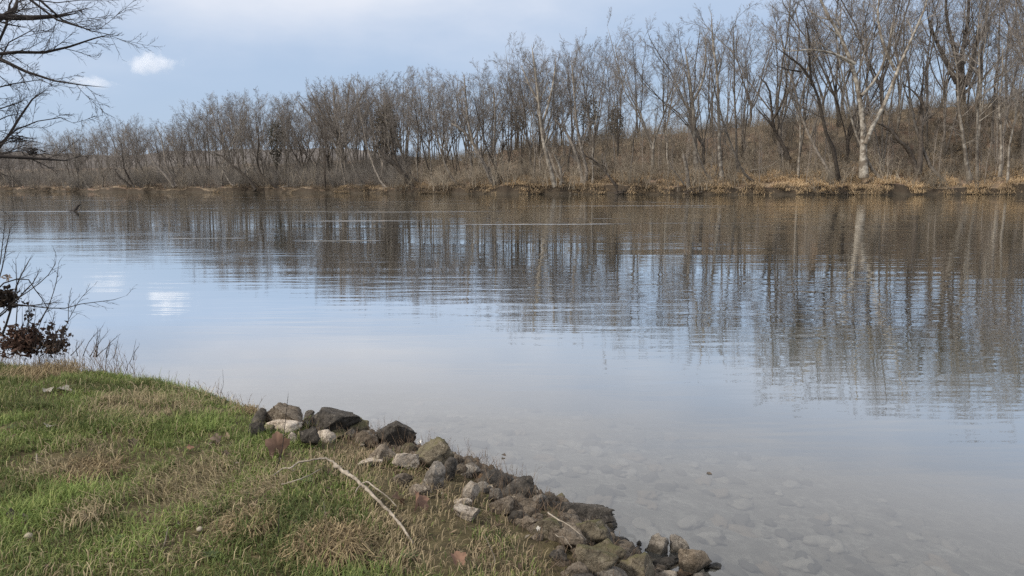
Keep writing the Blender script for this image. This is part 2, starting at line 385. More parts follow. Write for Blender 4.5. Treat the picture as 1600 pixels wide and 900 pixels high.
# ---------------------------------------------------------------- far bank
_bp = np.array([(-1200, 420), (-400, 290), (0, 219), (200, 186), (400, 166), (600, 148), (800, 136), (1000, 127), (1200, 120), (1400, 116.5), (1600, 114), (2000, 110), (2800, 105)], float)
BX = (_bp[:, 0] - 800) / FOC * _bp[:, 1]; BYV = _bp[:, 1]
def bankY(X): return np.interp(X, BX, BYV) + 2.0 * vnoise(np.asarray(X) * .09, 3.1) + 1.0 * vnoise(np.asarray(X) * .35, 8.2) + .4 * vnoise(np.asarray(X) * 1.1, 5.2)
HX = (np.array([-400, 200, 500, 700, 1000, 1250, 1600, 2200]) - 800) / FOC * np.array([290, 186, 157, 142, 127, 119, 114, 108])
def hill(X): return np.interp(X, HX, [2.0, 2.2, 3.0, 5.2, 8.2, 9.8, 13.0, 15.0])
def farz(X, Y):
    X, Y = np.asarray(X, float), np.asarray(Y, float); t = Y - bankY(X)
    rt = smooth((X + 60) / 90); b = 1.0 + .45 * rt + .45 * vnoise(X * .2, 1.7) + .3 * vnoise(X * .7, 2.9)
    z = -1.5 + 1.45 * smooth((t + 1.3) / 1.3) + b * smooth((t + .25) / 1.2) + (.7 + .8 * rt) * smooth((t - 1.0) / 7) + hill(X) * smooth((t - 4) / 27)
    z = z + 5 * smooth((t - 35) / 60) * smooth((-15 - X) / 25) - 6 * smooth((t - 36) / 40) * smooth((X + 15) / 20)
    return z + (.30 * fbm(X * .3, Y * .3, 0, 4)) * smooth((t - .3) / 2)
def far_point(px, t):
    """ground point t metres behind the far waterline, seen at photo column px"""
    Y = np.interp(px, _bp[:, 0], _bp[:, 1])
    for _ in range(12):
        X = (px - 800) / FOC * (Y * math.cos(PITCH) + .3)
        Y = float(bankY(X)) + t
    return np.array([X, Y, float(farz(X, Y))])
xs = np.concatenate([np.linspace(-420, -150, 60)[:-1], np.linspace(-150, 130, 700), np.linspace(130, 320, 40)[1:]])
ts = np.concatenate([np.linspace(-2, 3, 21)[:-1], np.linspace(3, 45, 60)[:-1], np.linspace(45, 300, 22)])
XX, TT = np.meshgrid(xs, ts); YY = bankY(XX) + TT; ZZ = farz(XX, YY); nx = len(xs)
i_ = (np.arange(len(ts) - 1)[:, None] * nx + np.arange(nx - 1)[None]).ravel()
link('far_bank_ground', mesh_np('far_bank_ground', np.stack([XX, YY, ZZ], -1).reshape(-1, 3), np.stack([i_, i_ + 1, i_ + nx + 1, i_ + nx], 1), None, M_FAR), kind='structure')
xr = np.linspace(-900, 300, 240); yr = np.linspace(520, 760, 30); XR, YR = np.meshgrid(xr, yr)
ZR = (33 + 5 * fbm(XR * .008, 2, 0, 3) + 2.5 * fbm(XR * .05, YR * .05, 0, 4)) * smooth((YR - 520) / 120) * smooth((60 - XR) / 220) - 2
i_ = (np.arange(29)[:, None] * 240 + np.arange(239)[None]).ravel()
link('distant_hills', mesh_np('distant_hills', np.stack([XR, YR, ZR], -1).reshape(-1, 3), np.stack([i_, i_ + 1, i_ + 241, i_ + 240], 1), None, M_RIDGE), kind='structure')

# ---------------------------------------------------------------- water
def water_material():
    m = bpy.data.materials.new('river_water'); m.use_nodes = True; t = m.node_tree; t.nodes.clear(); n = t.nodes.new; l = t.links.new
    o = n('ShaderNodeOutputMaterial'); geo = n('ShaderNodeNewGeometry')
    def scaled(sx, sy, rot=0.0):
        mp_ = n('ShaderNodeMapping'); mp_.inputs['Scale'].default_value = (sx, sy, 1); mp_.inputs['Rotation'].default_value = (0, 0, rot); l(geo.outputs['Position'], mp_.inputs[0]); return mp_.outputs[0]
    def math_(op, a, b=None, c=None):
        q = n('ShaderNodeMath'); q.operation = op
        for k, v in enumerate((a, b, c)):
            if v is None: continue
            if isinstance(v, (int, float)): q.inputs[k].default_value = v
            else: l(v, q.inputs[k])
        return q.outputs[0]
    # distance out from the near waterline
    dp = n('ShaderNodeVectorMath'); dp.operation = 'DOT_PRODUCT'; dp.inputs[1].default_value = (.57, .82, 0); l(geo.outputs['Position'], dp.inputs[0])
    dist = math_('SUBTRACT', dp.outputs['Value'], 3.55)
    def mr_(v, a, b, c, d):
        q = n('ShaderNodeMapRange'); q.interpolation_type = 'SMOOTHSTEP'; l(v, q.inputs['Value'])
        for k, x in zip(('From Min', 'From Max', 'To Min', 'To Max'), (a, b, c, d)): q.inputs[k].default_value = x
        return q.outputs[0]
    calm = mr_(dist, 1.0, 9.0, .25, 1.0)
    a1 = noise_node(t, 1.0, 2, scaled(.55, 2.6, .12)); a2 = noise_node(t, 1.0, 2, scaled(2.2, 9.0, -.1)); a3 = noise_node(t, 1.0, 2, scaled(.06, .35, .05))
    patch = noise_node(t, 1.0, 2, scaled(.035, .12, .1))
    pm = mr_(patch.outputs['Fac'], .38, .62, .35, 1.25)
    # riffles: long shallow streaks of broken water
    st = noise_node(t, 1.0, 3, scaled(.045, .55, 0.0)); sm = mr_(st.outputs['Fac'], .66, .74, 0.0, 1.0)
    far = mr_(dist, 22, 45, 0.0, 1.0)
    def streak(px, py, hl, hw):
        c = at_z(px, py, 0)
        q = n('ShaderNodeVectorMath'); q.operation = 'SUBTRACT'; q.inputs[1].default_value = (c[0], c[1], 0); l(geo.outputs['Position'], q.inputs[0])
        s_ = n('ShaderNodeVectorMath'); s_.operation = 'MULTIPLY'; s_.inputs[1].default_value = (1 / hl, 1 / hw, 0); l(q.outputs[0], s_.inputs[0])
        ln = n('ShaderNodeVectorMath'); ln.operation = 'LENGTH'; l(s_.outputs[0], ln.inputs[0])
        wv = noise_node(t, 1.0, 4, scaled(.25, 1.6))
        return mr_(math_('MULTIPLY_ADD', wv.outputs['Fac'], .9, ln.outputs['Value']), .75, 1.35, 1.0, 0.0)
    rif = math_('MULTIPLY', sm, far)
    for a in ((985, 321.5, 12.5, 1.1), (1080, 323.5, 4, .8), (560, 345, 5, .5), (110, 330, 7, .9), (530, 376, 2.2, .25), (640, 331, 9, .5), (330, 372, 2.0, .2), (860, 350, 6, .5)):
        rif = math_('MAXIMUM', rif, streak(*a))
    h = math_('MULTIPLY', a1.outputs['Fac'], .0085)
    h = math_('MULTIPLY_ADD', a2.outputs['Fac'], .0010, h)
    h = math_('MULTIPLY', h, math_('MULTIPLY', calm, pm))
    h = math_('MULTIPLY_ADD', a3.outputs['Fac'], .02, h)
    a4 = noise_node(t, 1.0, 1, scaled(1.2, 4.0)); h = math_('MULTIPLY_ADD', math_('MULTIPLY', a4.outputs['Fac'], rif), .06, h)
    bp = n('ShaderNodeBump'); bp.inputs['Strength'].default_value = 1.0; bp.inputs['Distance'].default_value = 1.0; l(h, bp.inputs['Height'])
    gl = n('ShaderNodeBsdfGlossy'); gl.inputs['Roughness'].default_value = .02; gl.inputs['Color'].default_value = (.95, .96, .96, 1); l(bp.outputs[0], gl.inputs['Normal'])
    fr = n('ShaderNodeFresnel'); fr.inputs['IOR'].default_value = 1.33; l(bp.outputs[0], fr.inputs['Normal'])
    tr = n('ShaderNodeBsdfTransparent'); tr.inputs['Color'].default_value = (.93, .95, .94, 1)
    df = n('ShaderNodeBsdfDiffuse'); 
    silt = n('ShaderNodeMix'); silt.data_type = 'RGBA'; l(mr_(dist, 1.0, 8.0, 0.0, 1.0), silt.inputs['Factor'])      # silty shallows, green-brown channel
    silt.inputs['A'].default_value = (.45, .48, .51, 1); silt.inputs['B'].default_value = (.082, .088, .064, 1); l(silt.outputs['Result'], df.inputs['Color'])
    mk = n('ShaderNodeMixShader'); l(mr_(dist, 1.2, 7.0, .03, 1.0), mk.inputs[0]); l(tr.outputs[0], mk.inputs[1]); l(df.outputs[0], mk.inputs[2])
    fx = n('ShaderNodeMixShader'); l(math_('MINIMUM', math_('MULTIPLY', fr.outputs[0], 2.6), .97), fx.inputs[0]); l(mk.outputs[0], fx.inputs[1]); l(gl.outputs[0], fx.inputs[2])
    foam = n('ShaderNodeBsdfDiffuse'); foam.inputs['Color'].default_value = (.62, .64, .65, 1)
    fn = noise_node(t, 1.0, 4, scaled(.5, 4.5)); fo = n('ShaderNodeMixShader'); l(math_('MULTIPLY', math_('MULTIPLY', rif, mr_(fn.outputs['Fac'], .40, .70, 0.0, 1.0)), .3), fo.inputs[0]); l(fx.outputs[0], fo.inputs[1]); l(foam.outputs[0], fo.inputs[2])
    l(fo.outputs[0], o.inputs[0]); return m
M_WATER = water_material()
link('river_water', mesh_np('river_water', [(-900, -80, 0), (500, -80, 0), (500, 620, 0), (-900, 620, 0)], [(0, 1, 2, 3)], None, M_WATER), kind='structure')

# ---------------------------------------------------------------- clouds
def cloud_mat(seed, dens):
    m = bpy.data.materials.new('cloud_vapour'); m.use_nodes = True; t = m.node_tree; t.nodes.clear(); n = t.nodes.new; l = t.links.new
    o = n('ShaderNodeOutputMaterial'); v = n('ShaderNodeVolumePrincipled'); g = n('ShaderNodeTexCoord')
    v.inputs['Color'].default_value = (1, 1, 1, 1); v.inputs['Anisotropy'].default_value = .1
    ad = n('ShaderNodeVectorMath'); ad.operation = 'ADD'; ad.inputs[1].default_value = (seed, seed, seed); l(g.outputs['Object'], ad.inputs[0])
    nz_ = noise_node(t, .035, 5, ad.outputs[0], .62)
    ln = n('ShaderNodeVectorMath'); ln.operation = 'LENGTH'
    sc = n('ShaderNodeVectorMath'); sc.operation = 'MULTIPLY'; sc.inputs[1].default_value = (1 / 62, 1 / 40, 1 / 27); l(g.outputs['Object'], sc.inputs[0]); l(sc.outputs[0], ln.inputs[0])
    q = n('ShaderNodeMath'); q.operation = 'SUBTRACT'; l(nz_.outputs['Fac'], q.inputs[0])
    k = n('ShaderNodeMath'); k.operation = 'MULTIPLY'; k.inputs[1].default_value = .42; l(ln.outputs['Value'], k.inputs[0]); l(k.outputs[0], q.inputs[1])
    r = n('ShaderNodeMapRange'); r.inputs['From Min'].default_value = .17; r.inputs['From Max'].default_value = .40; r.inputs['To Max'].default_value = dens; l(q.outputs[0], r.inputs['Value'])
    l(r.outputs[0], v.inputs['Density']); l(v.outputs[0], o.inputs['Volume'])
    return m
def ico(sub):
    import bmesh
    bm = bmesh.new(); bmesh.ops.create_icosphere(bm, subdivisions=sub, radius=1.0)
    V = np.array([v.co[:] for v in bm.verts]); T = np.array([[v.index for v in f.verts] for f in bm.faces]); bm.free(); return V, T
ICO = {k: ico(k) for k in (2, 3, 4)}
def cloud(px, py, dist_, sx, sz, seed, dens, label):
    p = at_y(px, py, dist_); V, T = ICO[3]
    o = link('cloud', mesh_np('cloud', V * np.array([62, 40, 27]) * 1.25, None, T, cloud_mat(seed, dens)), None, p, label=label, category='cloud')
    o.scale = (sx, 1, sz)
cloud(238, 98, 1500, 1.0, 1.0, 31.0, .033, 'small white puffy cloud alone in the blue sky')
cloud(143, 130, 1500, .85, .55, 77.0, .022, 'thin pale cloud half hidden behind overhanging branch tips')

# ---------------------------------------------------------------- far trees
def tree_proto(kind):
    """trunk and crown meshes about 24 m tall, base at the origin"""
    tr, cr = Tubes(), Tubes()
    if kind == 'tall':
        K = 9; z = np.linspace(0, 24, K); w_ = np.cumsum(rng.normal(0, .5, (K, 2)), 0); w_[0] = 0
        T0 = np.concatenate([w_ * np.linspace(.2, 1, K)[:, None], z[:, None]], 1)[None]; R0 = np.interp(z, [0, .8, 20, 24], [.25, .18, .06, .02])[None]
        tr.add(T0, R0, 7, True)
        L1, r1 = spawn(T0, R0, 21, .28, 48, .38, 7, .11, .22, .55, .03)
    elif kind == 'vase':
        K = 5; hgt = rng.uniform(3.0, 6.5); z = np.linspace(0, hgt, K); w_ = np.cumsum(rng.normal(0, .12, (K, 2)), 0); w_[0] = 0
        T0 = np.concatenate([w_, z[:, None]], 1)[None]; R0 = np.interp(z, [0, .8, hgt], [.36, .28, .24])[None]
        tr.add(T0, R0, 8)
        LL, rL = spawn(T0, R0, 5, .72, 30, 1, 9, .12, .26, .62, .04, absl=19.0)
        tr.add(LL, rL, 5, True)
        L1, r1 = spawn(LL, rL, 6, .2, 40, .36, 6, .14, .2, .55, .03)
    elif kind == 'twin':
        T0 = np.zeros((3, 9, 3)); R0 = np.zeros((3, 9))
        for k in range(3):
            a = rng.uniform(0, 6.28); z = np.linspace(0, rng.uniform(19, 24), 9); sp_ = rng.uniform(.08, .22)
            T0[k] = np.stack([np.cos(a) * z * sp_ * (1 - z * .012), np.sin(a) * z * sp_ * (1 - z * .012), z], 1) + np.cumsum(rng.normal(0, .2, (9, 3)), 0) * np.linspace(0, 1, 9)[:, None]
            R0[k] = np.interp(z, [0, 1, 22], [.22, .15, .02])
        tr.add(T0, R0, 6, True)
        L1, r1 = spawn(T0, R0, 8, .32, 44, .34, 7, .14, .24, .55, .03)
    else:  # lean
        K = 9; z = np.linspace(0, 1, K); a = rng.uniform(-.5, .5)
        T0 = np.stack([-9 * z ** .8 * (1 - .35 * z), 2.5 * a * z, 19 * z ** 1.2], 1) + np.cumsum(rng.normal(0, .22, (K, 3)), 0) * z[:, None]
        T0 = T0[None]; R0 = np.interp(z, [0, .05, .8, 1], [.26, .20, .07, .02])[None]
        tr.add(T0, R0, 7, True)
        L1, r1 = spawn(T0, R0, 16, .28, 42, .30, 6, .13, .40, .55, .03)
    tr.add(L1, r1, 4, True)
    L2, r2 = spawn(L1, r1, 8, .12, 40, .46, 4, .15, .10, .55, .016); cr.add(L2, r2, 3, True)
    L3, r3 = spawn(L2, r2, 6, .1, 40, .52, 3, .16, .08, .7, .0115); cr.add(L3, r3, 3, True)
    L4, r4 = spawn(L3, r3, 6, .1, 40, .62, 2, .15, .06, .8, .0100); cr.add(L4, r4, 3, True)
    return tr, cr
PROTO = {}
for kind, cnt in (('tall', 4), ('vase', 4), ('twin', 3), ('lean', 3)):
    PROTO[kind] = []
    for k in range(cnt):
        tr, cr = tree_proto(kind)
        tm, cm_ = tr.mesh('trunk', M_BARK), cr.mesh('crown', M_TWIG)
        zs = np.concatenate(cr.V)[:, 2]; PROTO[kind].append((tm, cm_, float(np.percentile(zs, 99.5))))
    
TOPX = [-300, 0, 60, 100, 200, 250, 300, 350, 420, 470, 520, 580, 650, 700, 740, 790, 820, 870, 920, 980, 1010, 1060, 1100, 1170, 1250, 1350, 1450, 1600, 1900]
TOPY = [190, 212, 215, 203, 182, 186, 172, 142, 148, 152, 128, 124, 112, 120, 106, 100, 58, 74, 54, 62, 22, 22, 30, 0, -30, -70, -90, -100, -110]
def top_height(px, base):
    """height a tree standing at base needs to reach the treeline seen at column px"""
    py = np.interp(px, TOPX, TOPY); return at_y(px, py, base[1])[2] - base[2]
LAND = [(20, 'at the far bend'), (117, 'behind the river snag'), (205, 'by the dark slanting stems'), (270, 'by the two pale crossing trunks'),
        (350, 'past the pale crossing trunks'), (437, 'by the low reaching trunk'), (530, 'by the wide fan-shaped tree'), (604, 'by the vine-smothered tree'), (690, 'past the vine-smothered tree'),
        (772, 'by the fanning grey trunks'), (868, 'by the pale curved tree'), (940, 'by the half hidden pine'), (1020, 'past the half hidden pine'), (1088, 'by the stout pale tree'),
        (1153, 'by the straight thin pole tree'), (1232, 'by the dark bent tree'), (1300, 'by the dark curving tree'), (1360, 'by the big pale sycamore'), (1432, 'by the crooked twin tree'),
        (1515, 'by the twig-draped tree'), (1590, 'at the downstream end')]
def land(px): return min(LAND, key=lambda a: abs(a[0] - px))[1]
LOOK = {'tall': 'straight bare tree', 'vase': 'low-forking bare tree', 'twin': 'three-stemmed bare tree', 'lean': 'leaning bare tree'}
n_tree = 0
def far_tree(px, t, kind, frac, label, group, bark_=None, rz=None, fat=1.0):
    global n_tree
    b = far_point(px, t); tm, cm_, ph = random.choice(PROTO[kind])
    H_ = max(top_height(px, b) * frac * 1.06, 4.0); s = H_ / ph
    label = LOOK[kind] + ' ' + label + ' ' + land(px)
    o = thing('bare_tree', label, 'tree', b + np.array([0, 0, -.15]), group)
    o.rotation_euler = (random.gauss(0, .05), random.gauss(0, .05), random.uniform(0, 6.28) if rz is None else rz)
    wd = s * fat * (1.0 if s > .75 else 1.25)
    o.scale = (wd, wd, s)
    for nm, me in (('trunk', tm), ('crown', cm_)):
        c = link(nm, me, o)
        if nm == 'trunk' and bark_: c.material_slots[0].link = 'OBJECT'; c.material_slots[0].material = bark_
    n_tree += 1
    return o
# front row along the water, clear of the trees that are traced one by one
SOLO = [(250, 285), (425, 445), (622, 652), (752, 790), (848, 882), (900, 920), (1080, 1096), (1120, 1134), (1222, 1242), (1298, 1318), (1330, 1372), (1385, 1470), (1504, 1522), (1555, 1570)]
def solo(px): return any(a < px < b for a, b in SOLO)
px = -60
while px < 1660:
    far = px < 450
    if solo(px): px += 6; continue
    kind = random.choices(['lean', 'twin', 'vase', 'tall'], [5, 3, 2.5, 2.5] if px < 900 else [2.6, 2.5, 2.4, 4])[0]
    lab = 'at the waterline'
    far_tree(px, random.uniform(1.0, 6), kind, random.uniform(.65, .95) if px > 900 or px < 450 else random.uniform(.8, 1.02), lab, 'bare trees along the far waterline', random.choice([None, None, M_BARKD, M_LIGHT]), random.uniform(-.7, .7) if kind == 'lean' else None)
    px += random.uniform(14, 26) if far else (random.uniform(22, 42) if px < 900 else random.uniform(52, 84) if 960 < px < 1260 else random.uniform(38, 66))
# second and third rows
for t0, t1, step, fr in ((7, 14, 24, (.78, 1.0)), (15, 24, 26, (.82, 1.02))):
    px = -80
    while px < 1690:
        far = px < 500
        if t0 == 7 and solo(px): px += 6; continue
        lab = 'low on the slope' if t0 == 7 else 'mid slope'
        far_tree(px, random.uniform(t0, t1), random.choices(['tall', 'vase', 'twin'], [4, 3, 3])[0], random.uniform(*fr), lab, 'bare trees on the far slope', random.choice([None, None, None, M_BARKD, M_LIGHT]))
        px += random.uniform(.6, 1.4) * step * (.75 if far else (.72 if px < 900 else 2.7 if 960 < px < 1260 else 1.9))
# the crest, against the sky
px = 560
while px < 1720:
    far_tree(px, random.uniform(28, 36), random.choices(['tall', 'vase', 'twin'], [5, 3, 2])[0], random.uniform(.85, 1.03), 'on the hill crest', 'bare trees on the hill crest',
             random.choice([None, M_BARKD]))
    px += random.uniform(11, 23) if px < 960 else random.uniform(20, 44)
# deep woods on the flat upstream
for t0 in (30, 45, 62):
    px = -100
    while px < 640:
        far_tree(px, t0 + random.uniform(-6, 6), random.choice(['tall', 'vase', 'twin']), random.uniform(.82, 1.0), 'deep in the woods', 'bare trees deep in the upstream woods')
        px += random.uniform(20, 36)

# particular trees, each traced limb by limb at its own distance
def hero(name, label, px, t, limbs, bark_, twig=M_TWIG, l1=10, lf=.22, tw=(6, 5, 4), up=.25, cat='tree', depth_j=.6, tmin=.25, maxlen=None):
    b = far_point(px, t); Y0 = b[1]; tr, cr = Tubes(), Tubes()
    PP, RR = [], []
    for j, (pts, r0, r1) in enumerate(limbs):
        P = np.array([at_y(x, y, Y0) for x, y in pts]); ln = len(P)
        dj = np.cumsum(rng.normal(0, depth_j, ln)); dj[0] = 0 if j == 0 else dj[0] * .3
        P[:, 1] += dj * np.linspace(0.3, 1, ln)
        sc = Y0 / FOC
        p, r = resample(P, np.linspace(r0, r1, ln) * sc, 10); r = r * np.where(np.arange(10) == 0, 1.25 if j == 0 else 1, 1)
        tr.add(p, r, 7, True, .05); PP.append(p); RR.append(r)
    PP, RR = np.array(PP), np.array(RR)
    L1, r1 = spawn(PP, RR, l1, tmin, 42, lf, 6, .13, up, .5, .03); tr.add(L1, r1, 4, True)
    L2, r2 = spawn(L1, r1, tw[0], .15, 38, .45, 4, .14, up * .6, .6, .018); cr.add(L2, r2, 3, True)
    L3, r3 = spawn(L2, r2, tw[1], .1, 38, .5, 3, .15, .1, .7, .0125); cr.add(L3, r3, 3, True)
    L4, r4 = spawn(L3, r3, tw[2], .1, 38, .55, 2, .15, .1, .8, .0105); cr.add(L4, r4, 3, True)
    base = at_y(limbs[0][0][0][0], limbs[0][0][0][1], Y0)
    o = thing(name, label, cat, base)
    link('trunk', tr.mesh('trunk', bark_, base), o); link('crown', cr.mesh('crown', twig, base), o)
    return o
hero('sycamore_tree', 'big pale forked sycamore with white upper limbs at the water', 1350, 3.0, [
    ([(1350, 278), (1350, 245), (1353, 215), (1353, 190), (1346, 150), (1335, 100), (1318, 50), (1292, 0), (1270, -50)], 6.0, 1.3),
    ([(1352, 225), (1364, 195), (1382, 160), (1398, 115), (1424, 65), (1448, 5), (1462, -50)], 3.8, 1.0),
    ([(1336, 100), (1300, 85), (1262, 80), (1225, 82)], 2.4, .6), ([(1398, 110), (1378, 70), (1372, 20), (1380, -40)], 2.6, .8),
    ([(1346, 150), (1372, 120), (1386, 80), (1392, 30)], 2.6, .7)], M_PALE, M_TWIGP, 9, .24, (6, 6, 4), .25, 'tree', .6, .45)
hero('crooked_tree', 'dark crooked twin tree with one limb arching low over the grass', 1432, 4.0, [
    ([(1434, 272), (1436, 255), (1441, 225), (1444, 195), (1445, 170), (1450, 158), (1452, 140), (1460, 115), (1466, 80)], 4.6, .8),
    ([(1432, 268), (1425, 245), (1413, 229), (1400, 220), (1390, 205), (1376, 196), (1363, 193)], 4.0, 1.2),
    ([(1445, 172), (1440, 158), (1427, 142), (1412, 130)], 2.4, .6), ([(1400, 220), (1394, 226), (1391, 232)], 1.6, .5)], M_BARKD, M_TWIG, 5, .22, (5, 4, 3), .2)
hero('leaning_tree', 'dark slender tree curving up and to the upstream side above tan grass', 1310, 2.0, [
    ([(1311, 288), (1305, 258), (1298, 228), (1287, 207), (1281, 170), (1268, 133), (1252, 112), (1226, 90), (1200, 72)], 3.4, 1.0),
    ([(1268, 133), (1262, 100), (1258, 60), (1250, 20)], 2.0, .6), ([(1252, 112), (1230, 110), (1205, 102)], 1.6, .5)], M_BARKD, M_TWIG, 8, .24)
hero('leaning_tree', 'dark tree bending upstream on the open slope left of the big sycamore', 1232, 9.0, [
    ([(1232, 250), (1225, 228), (1213, 206), (1208, 185), (1206, 160), (1198, 135), (1185, 118)], 3.2, 1.0),
    ([(1208, 185), (1220, 160), (1226, 130), (1224, 90)], 2.2, .7), ([(1213, 206), (1195, 185), (1180, 165)], 1.8, .6)], M_BARKD, M_TWIG, 8, .3)
hero('slender_tree', 'thin pale tree wrapped in drooping twigs on tan bank grass', 1515, 2.5, [
    ([(1516, 282), (1510, 255), (1505, 225), (1501, 200), (1500, 160), (1497, 120), (1492, 60)], 3.4, .8)], M_LIGHT, M_TWIGP, 16, .2, (6, 5, 3), -.1)
hero('slender_tree', 'straight thin whitish tree near the downstream end of the bank', 1563, 3.5, [
    ([(1562, 276), (1561, 240), (1561, 200), (1562, 165), (1568, 120), (1570, 60)], 2.5, .7), ([(1562, 166), (1580, 150), (1598, 140)], 1.2, .5)], M_LIGHT, M_TWIGP, 9, .18, (5, 4, 3))
hero('big_crest_tree', 'broad dark multi-stemmed tree on the highest part of the crest', 1500, 30, [
    ([(1502, 165), (1500, 120), (1492, 80), (1482, 40), (1478, -20)], 5.5, 1.4), ([(1496, 130), (1480, 95), (1466, 60), (1456, 20)], 4.5, 1.2),
    ([(1504, 130), (1503, 90), (1508, 40), (1506, -30)], 4.5, 1.4), ([(1506, 135), (1520, 100), (1523, 70), (1536, 40), (1545, -10)], 4.5, 1.2),
    ([(1500, 150), (1512, 140), (1528, 110), (1532, 95)], 3.0, 1.2)], M_BARKD, M_TWIG, 9, .26)
hero('slender_tree', 'pale tree with stout base standing midway up the brown slope', 1088, 9.0, [
    ([(1090, 280), (1088, 255), (1086, 225), (1083, 190), (1082, 160), (1077, 120), (1070, 70)], 4.6, 1.2), ([(1082, 160), (1096, 135), (1104, 100), (1106, 50)], 2.2, .8)], M_LIGHT, M_TWIG, 9, .25)
hero('slender_tree', 'tall straight pale pole tree beside a thin dark one on the bank', 1126, 5.0, [
    ([(1128, 285), (1125, 250), (1123, 210), (1121, 170), (1117, 120), (1112, 70), (1108, 20)], 3.4, 1.0)], M_LIGHT, M_TWIG, 10, .22)
hero('slender_tree', 'thin grey pole tree rising straight from reddish leaf litter', 1153, 7.0, [
    ([(1153, 271), (1152, 240), (1151, 200), (1150, 150), (1149, 90), (1147, 30)], 2.3, .8)], M_BARK, M_TWIG, 10, .2)
hero('riverside_tree', 'pale curved tree with its foot in the dark undercut waterline', 868, 1.0, [
    ([(866, 302), (875, 290), (876, 268), (870, 250), (862, 235)], 3.2, 1.0), ([(867, 292), (860, 265), (852, 235), (846, 200), (842, 160), (836, 110), (830, 70)], 4.0, 1.2),
    ([(846, 200), (858, 160), (866, 120), (870, 85)], 2.4, .8), ([(842, 160), (826, 130), (815, 100)], 1.8, .7)], M_LIGHT, M_TWIG, 8, .26)
hero('riverside_tree', 'pair of brown straight stems leaving one stump on the middle bank', 912, 3.0, [
    ([(912, 288), (906, 262), (898, 235), (884, 205), (868, 185)], 3.8, 1.2), ([(915, 287), (916, 265), (910, 240), (902, 200), (897, 150), (892, 90)], 3.2, 1.0)], M_BARK, M_TWIG, 9, .28)
hero('leaning_tree', 'thin dark tree slanting upstream from a black root mass', 965, .8, [
    ([(968, 299), (958, 285), (948, 270), (935, 255), (920, 245), (905, 238)], 2.4, .8)], M_BARKD, M_TWIG, 12, .35, (6, 5, 3), .3)
hero('broken_snag', 'short broken trunk standing upright at the dark waterline', 1075, .8, [
    ([(1076, 300), (1074, 275), (1071, 255), (1067, 238)], 3.6, 2.2), ([(1070, 290), (1060, 275), (1050, 262), (1045, 250)], 1.5, .6)], M_BARK, M_TWIG, 3, .15, (3, 3, 2), cat='dead tree')
hero('leaning_tree', 'thick split trunk leaning far upstream above the middle waterline', 643, 1.5, [
    ([(645, 296), (634, 278), (622, 264), (608, 254), (594, 240), (580, 222)], 4.6, 1.2), ([(640, 288), (628, 268), (618, 250), (612, 225), (610, 190)], 3.0, 1.0)], M_BARKD, M_TWIG, 9, .34)
hero('leaning_tree', 'cluster of long grey trunks fanning upstream above tan bank', 772, 1.5, [
    ([(783, 297), (768, 275), (752, 250), (740, 225), (722, 203), (700, 190)], 4.2, 1.4), ([(775, 296), (764, 276), (755, 255), (742, 235)], 2.8, .8),
    ([(782, 294), (775, 265), (772, 230), (774, 190), (770, 130)], 3.0, 1.0), ([(740, 225), (732, 190), (728, 150), (725, 115)], 2.2, .8)], M_BARK, M_TWIG, 8, .28)
hero('vase_tree', 'wide fan-shaped tree with many pale limbs spreading like a vase', 530, 12.0, [
    ([(535, 270), (535, 240), (533, 220), (527, 195), (522, 160), (520, 128)], 4.6, .9), ([(533, 225), (515, 195), (498, 165), (486, 140)], 2.8, .7),
    ([(534, 228), (522, 200), (508, 165), (503, 135)], 2.8, .7), ([(536, 225), (545, 195), (556, 165), (572, 138)], 2.8, .7), ([(536, 220), (540, 185), (544, 150), (548, 122)], 2.6, .7),
    ([(532, 230), (505, 205), (480, 175), (464, 155)], 2.4, .6), ([(537, 230), (556, 205), (574, 170), (590, 148)], 2.4, .6)], M_BARK, M_TWIGP, 8, .28)
hero('leaning_tree', 'long dark trunk reaching low upstream from the bank', 437, 1.2, [
    ([(440, 298), (424, 286), (408, 272), (402, 250), (404, 225), (402, 190)], 2.6, .8), ([(400, 296), (384, 276), (362, 258), (345, 243), (325, 241)], 2.6, .8)], M_BARKD, M_TWIG, 9, .3)
hero('leaning_tree', 'two pale trunks crossing as they lean over the tan cut bank upstream', 270, 1.5, [
    ([(272, 292), (262, 275), (250, 262), (243, 250), (236, 230)], 2.2, .7), ([(276, 291), (264, 272), (258, 250), (255, 225), (250, 200)], 1.8, .6)], M_TWIGP, M_TWIG, 9, .3)
hero('leaning_tree', 'dark tree with several stems slanting upstream over the shaded bank', 205, 1.5, [
    ([(207, 296), (196, 284), (186, 276), (176, 262)], 2.0, .6), ([(210, 294), (202, 280), (195, 265), (190, 245), (186, 215)], 2.0, .6)], M_BARKD, M_TWIG, 9, .35)
hero('slender_tree', 'lone thin whitish trunk in dark woods at the far bend', 121, 2.0, [
    ([(122, 291), (121, 275), (119, 258), (118, 235), (116, 215)], 1.6, .5)], M_LIGHT, M_TWIG, 9, .3)

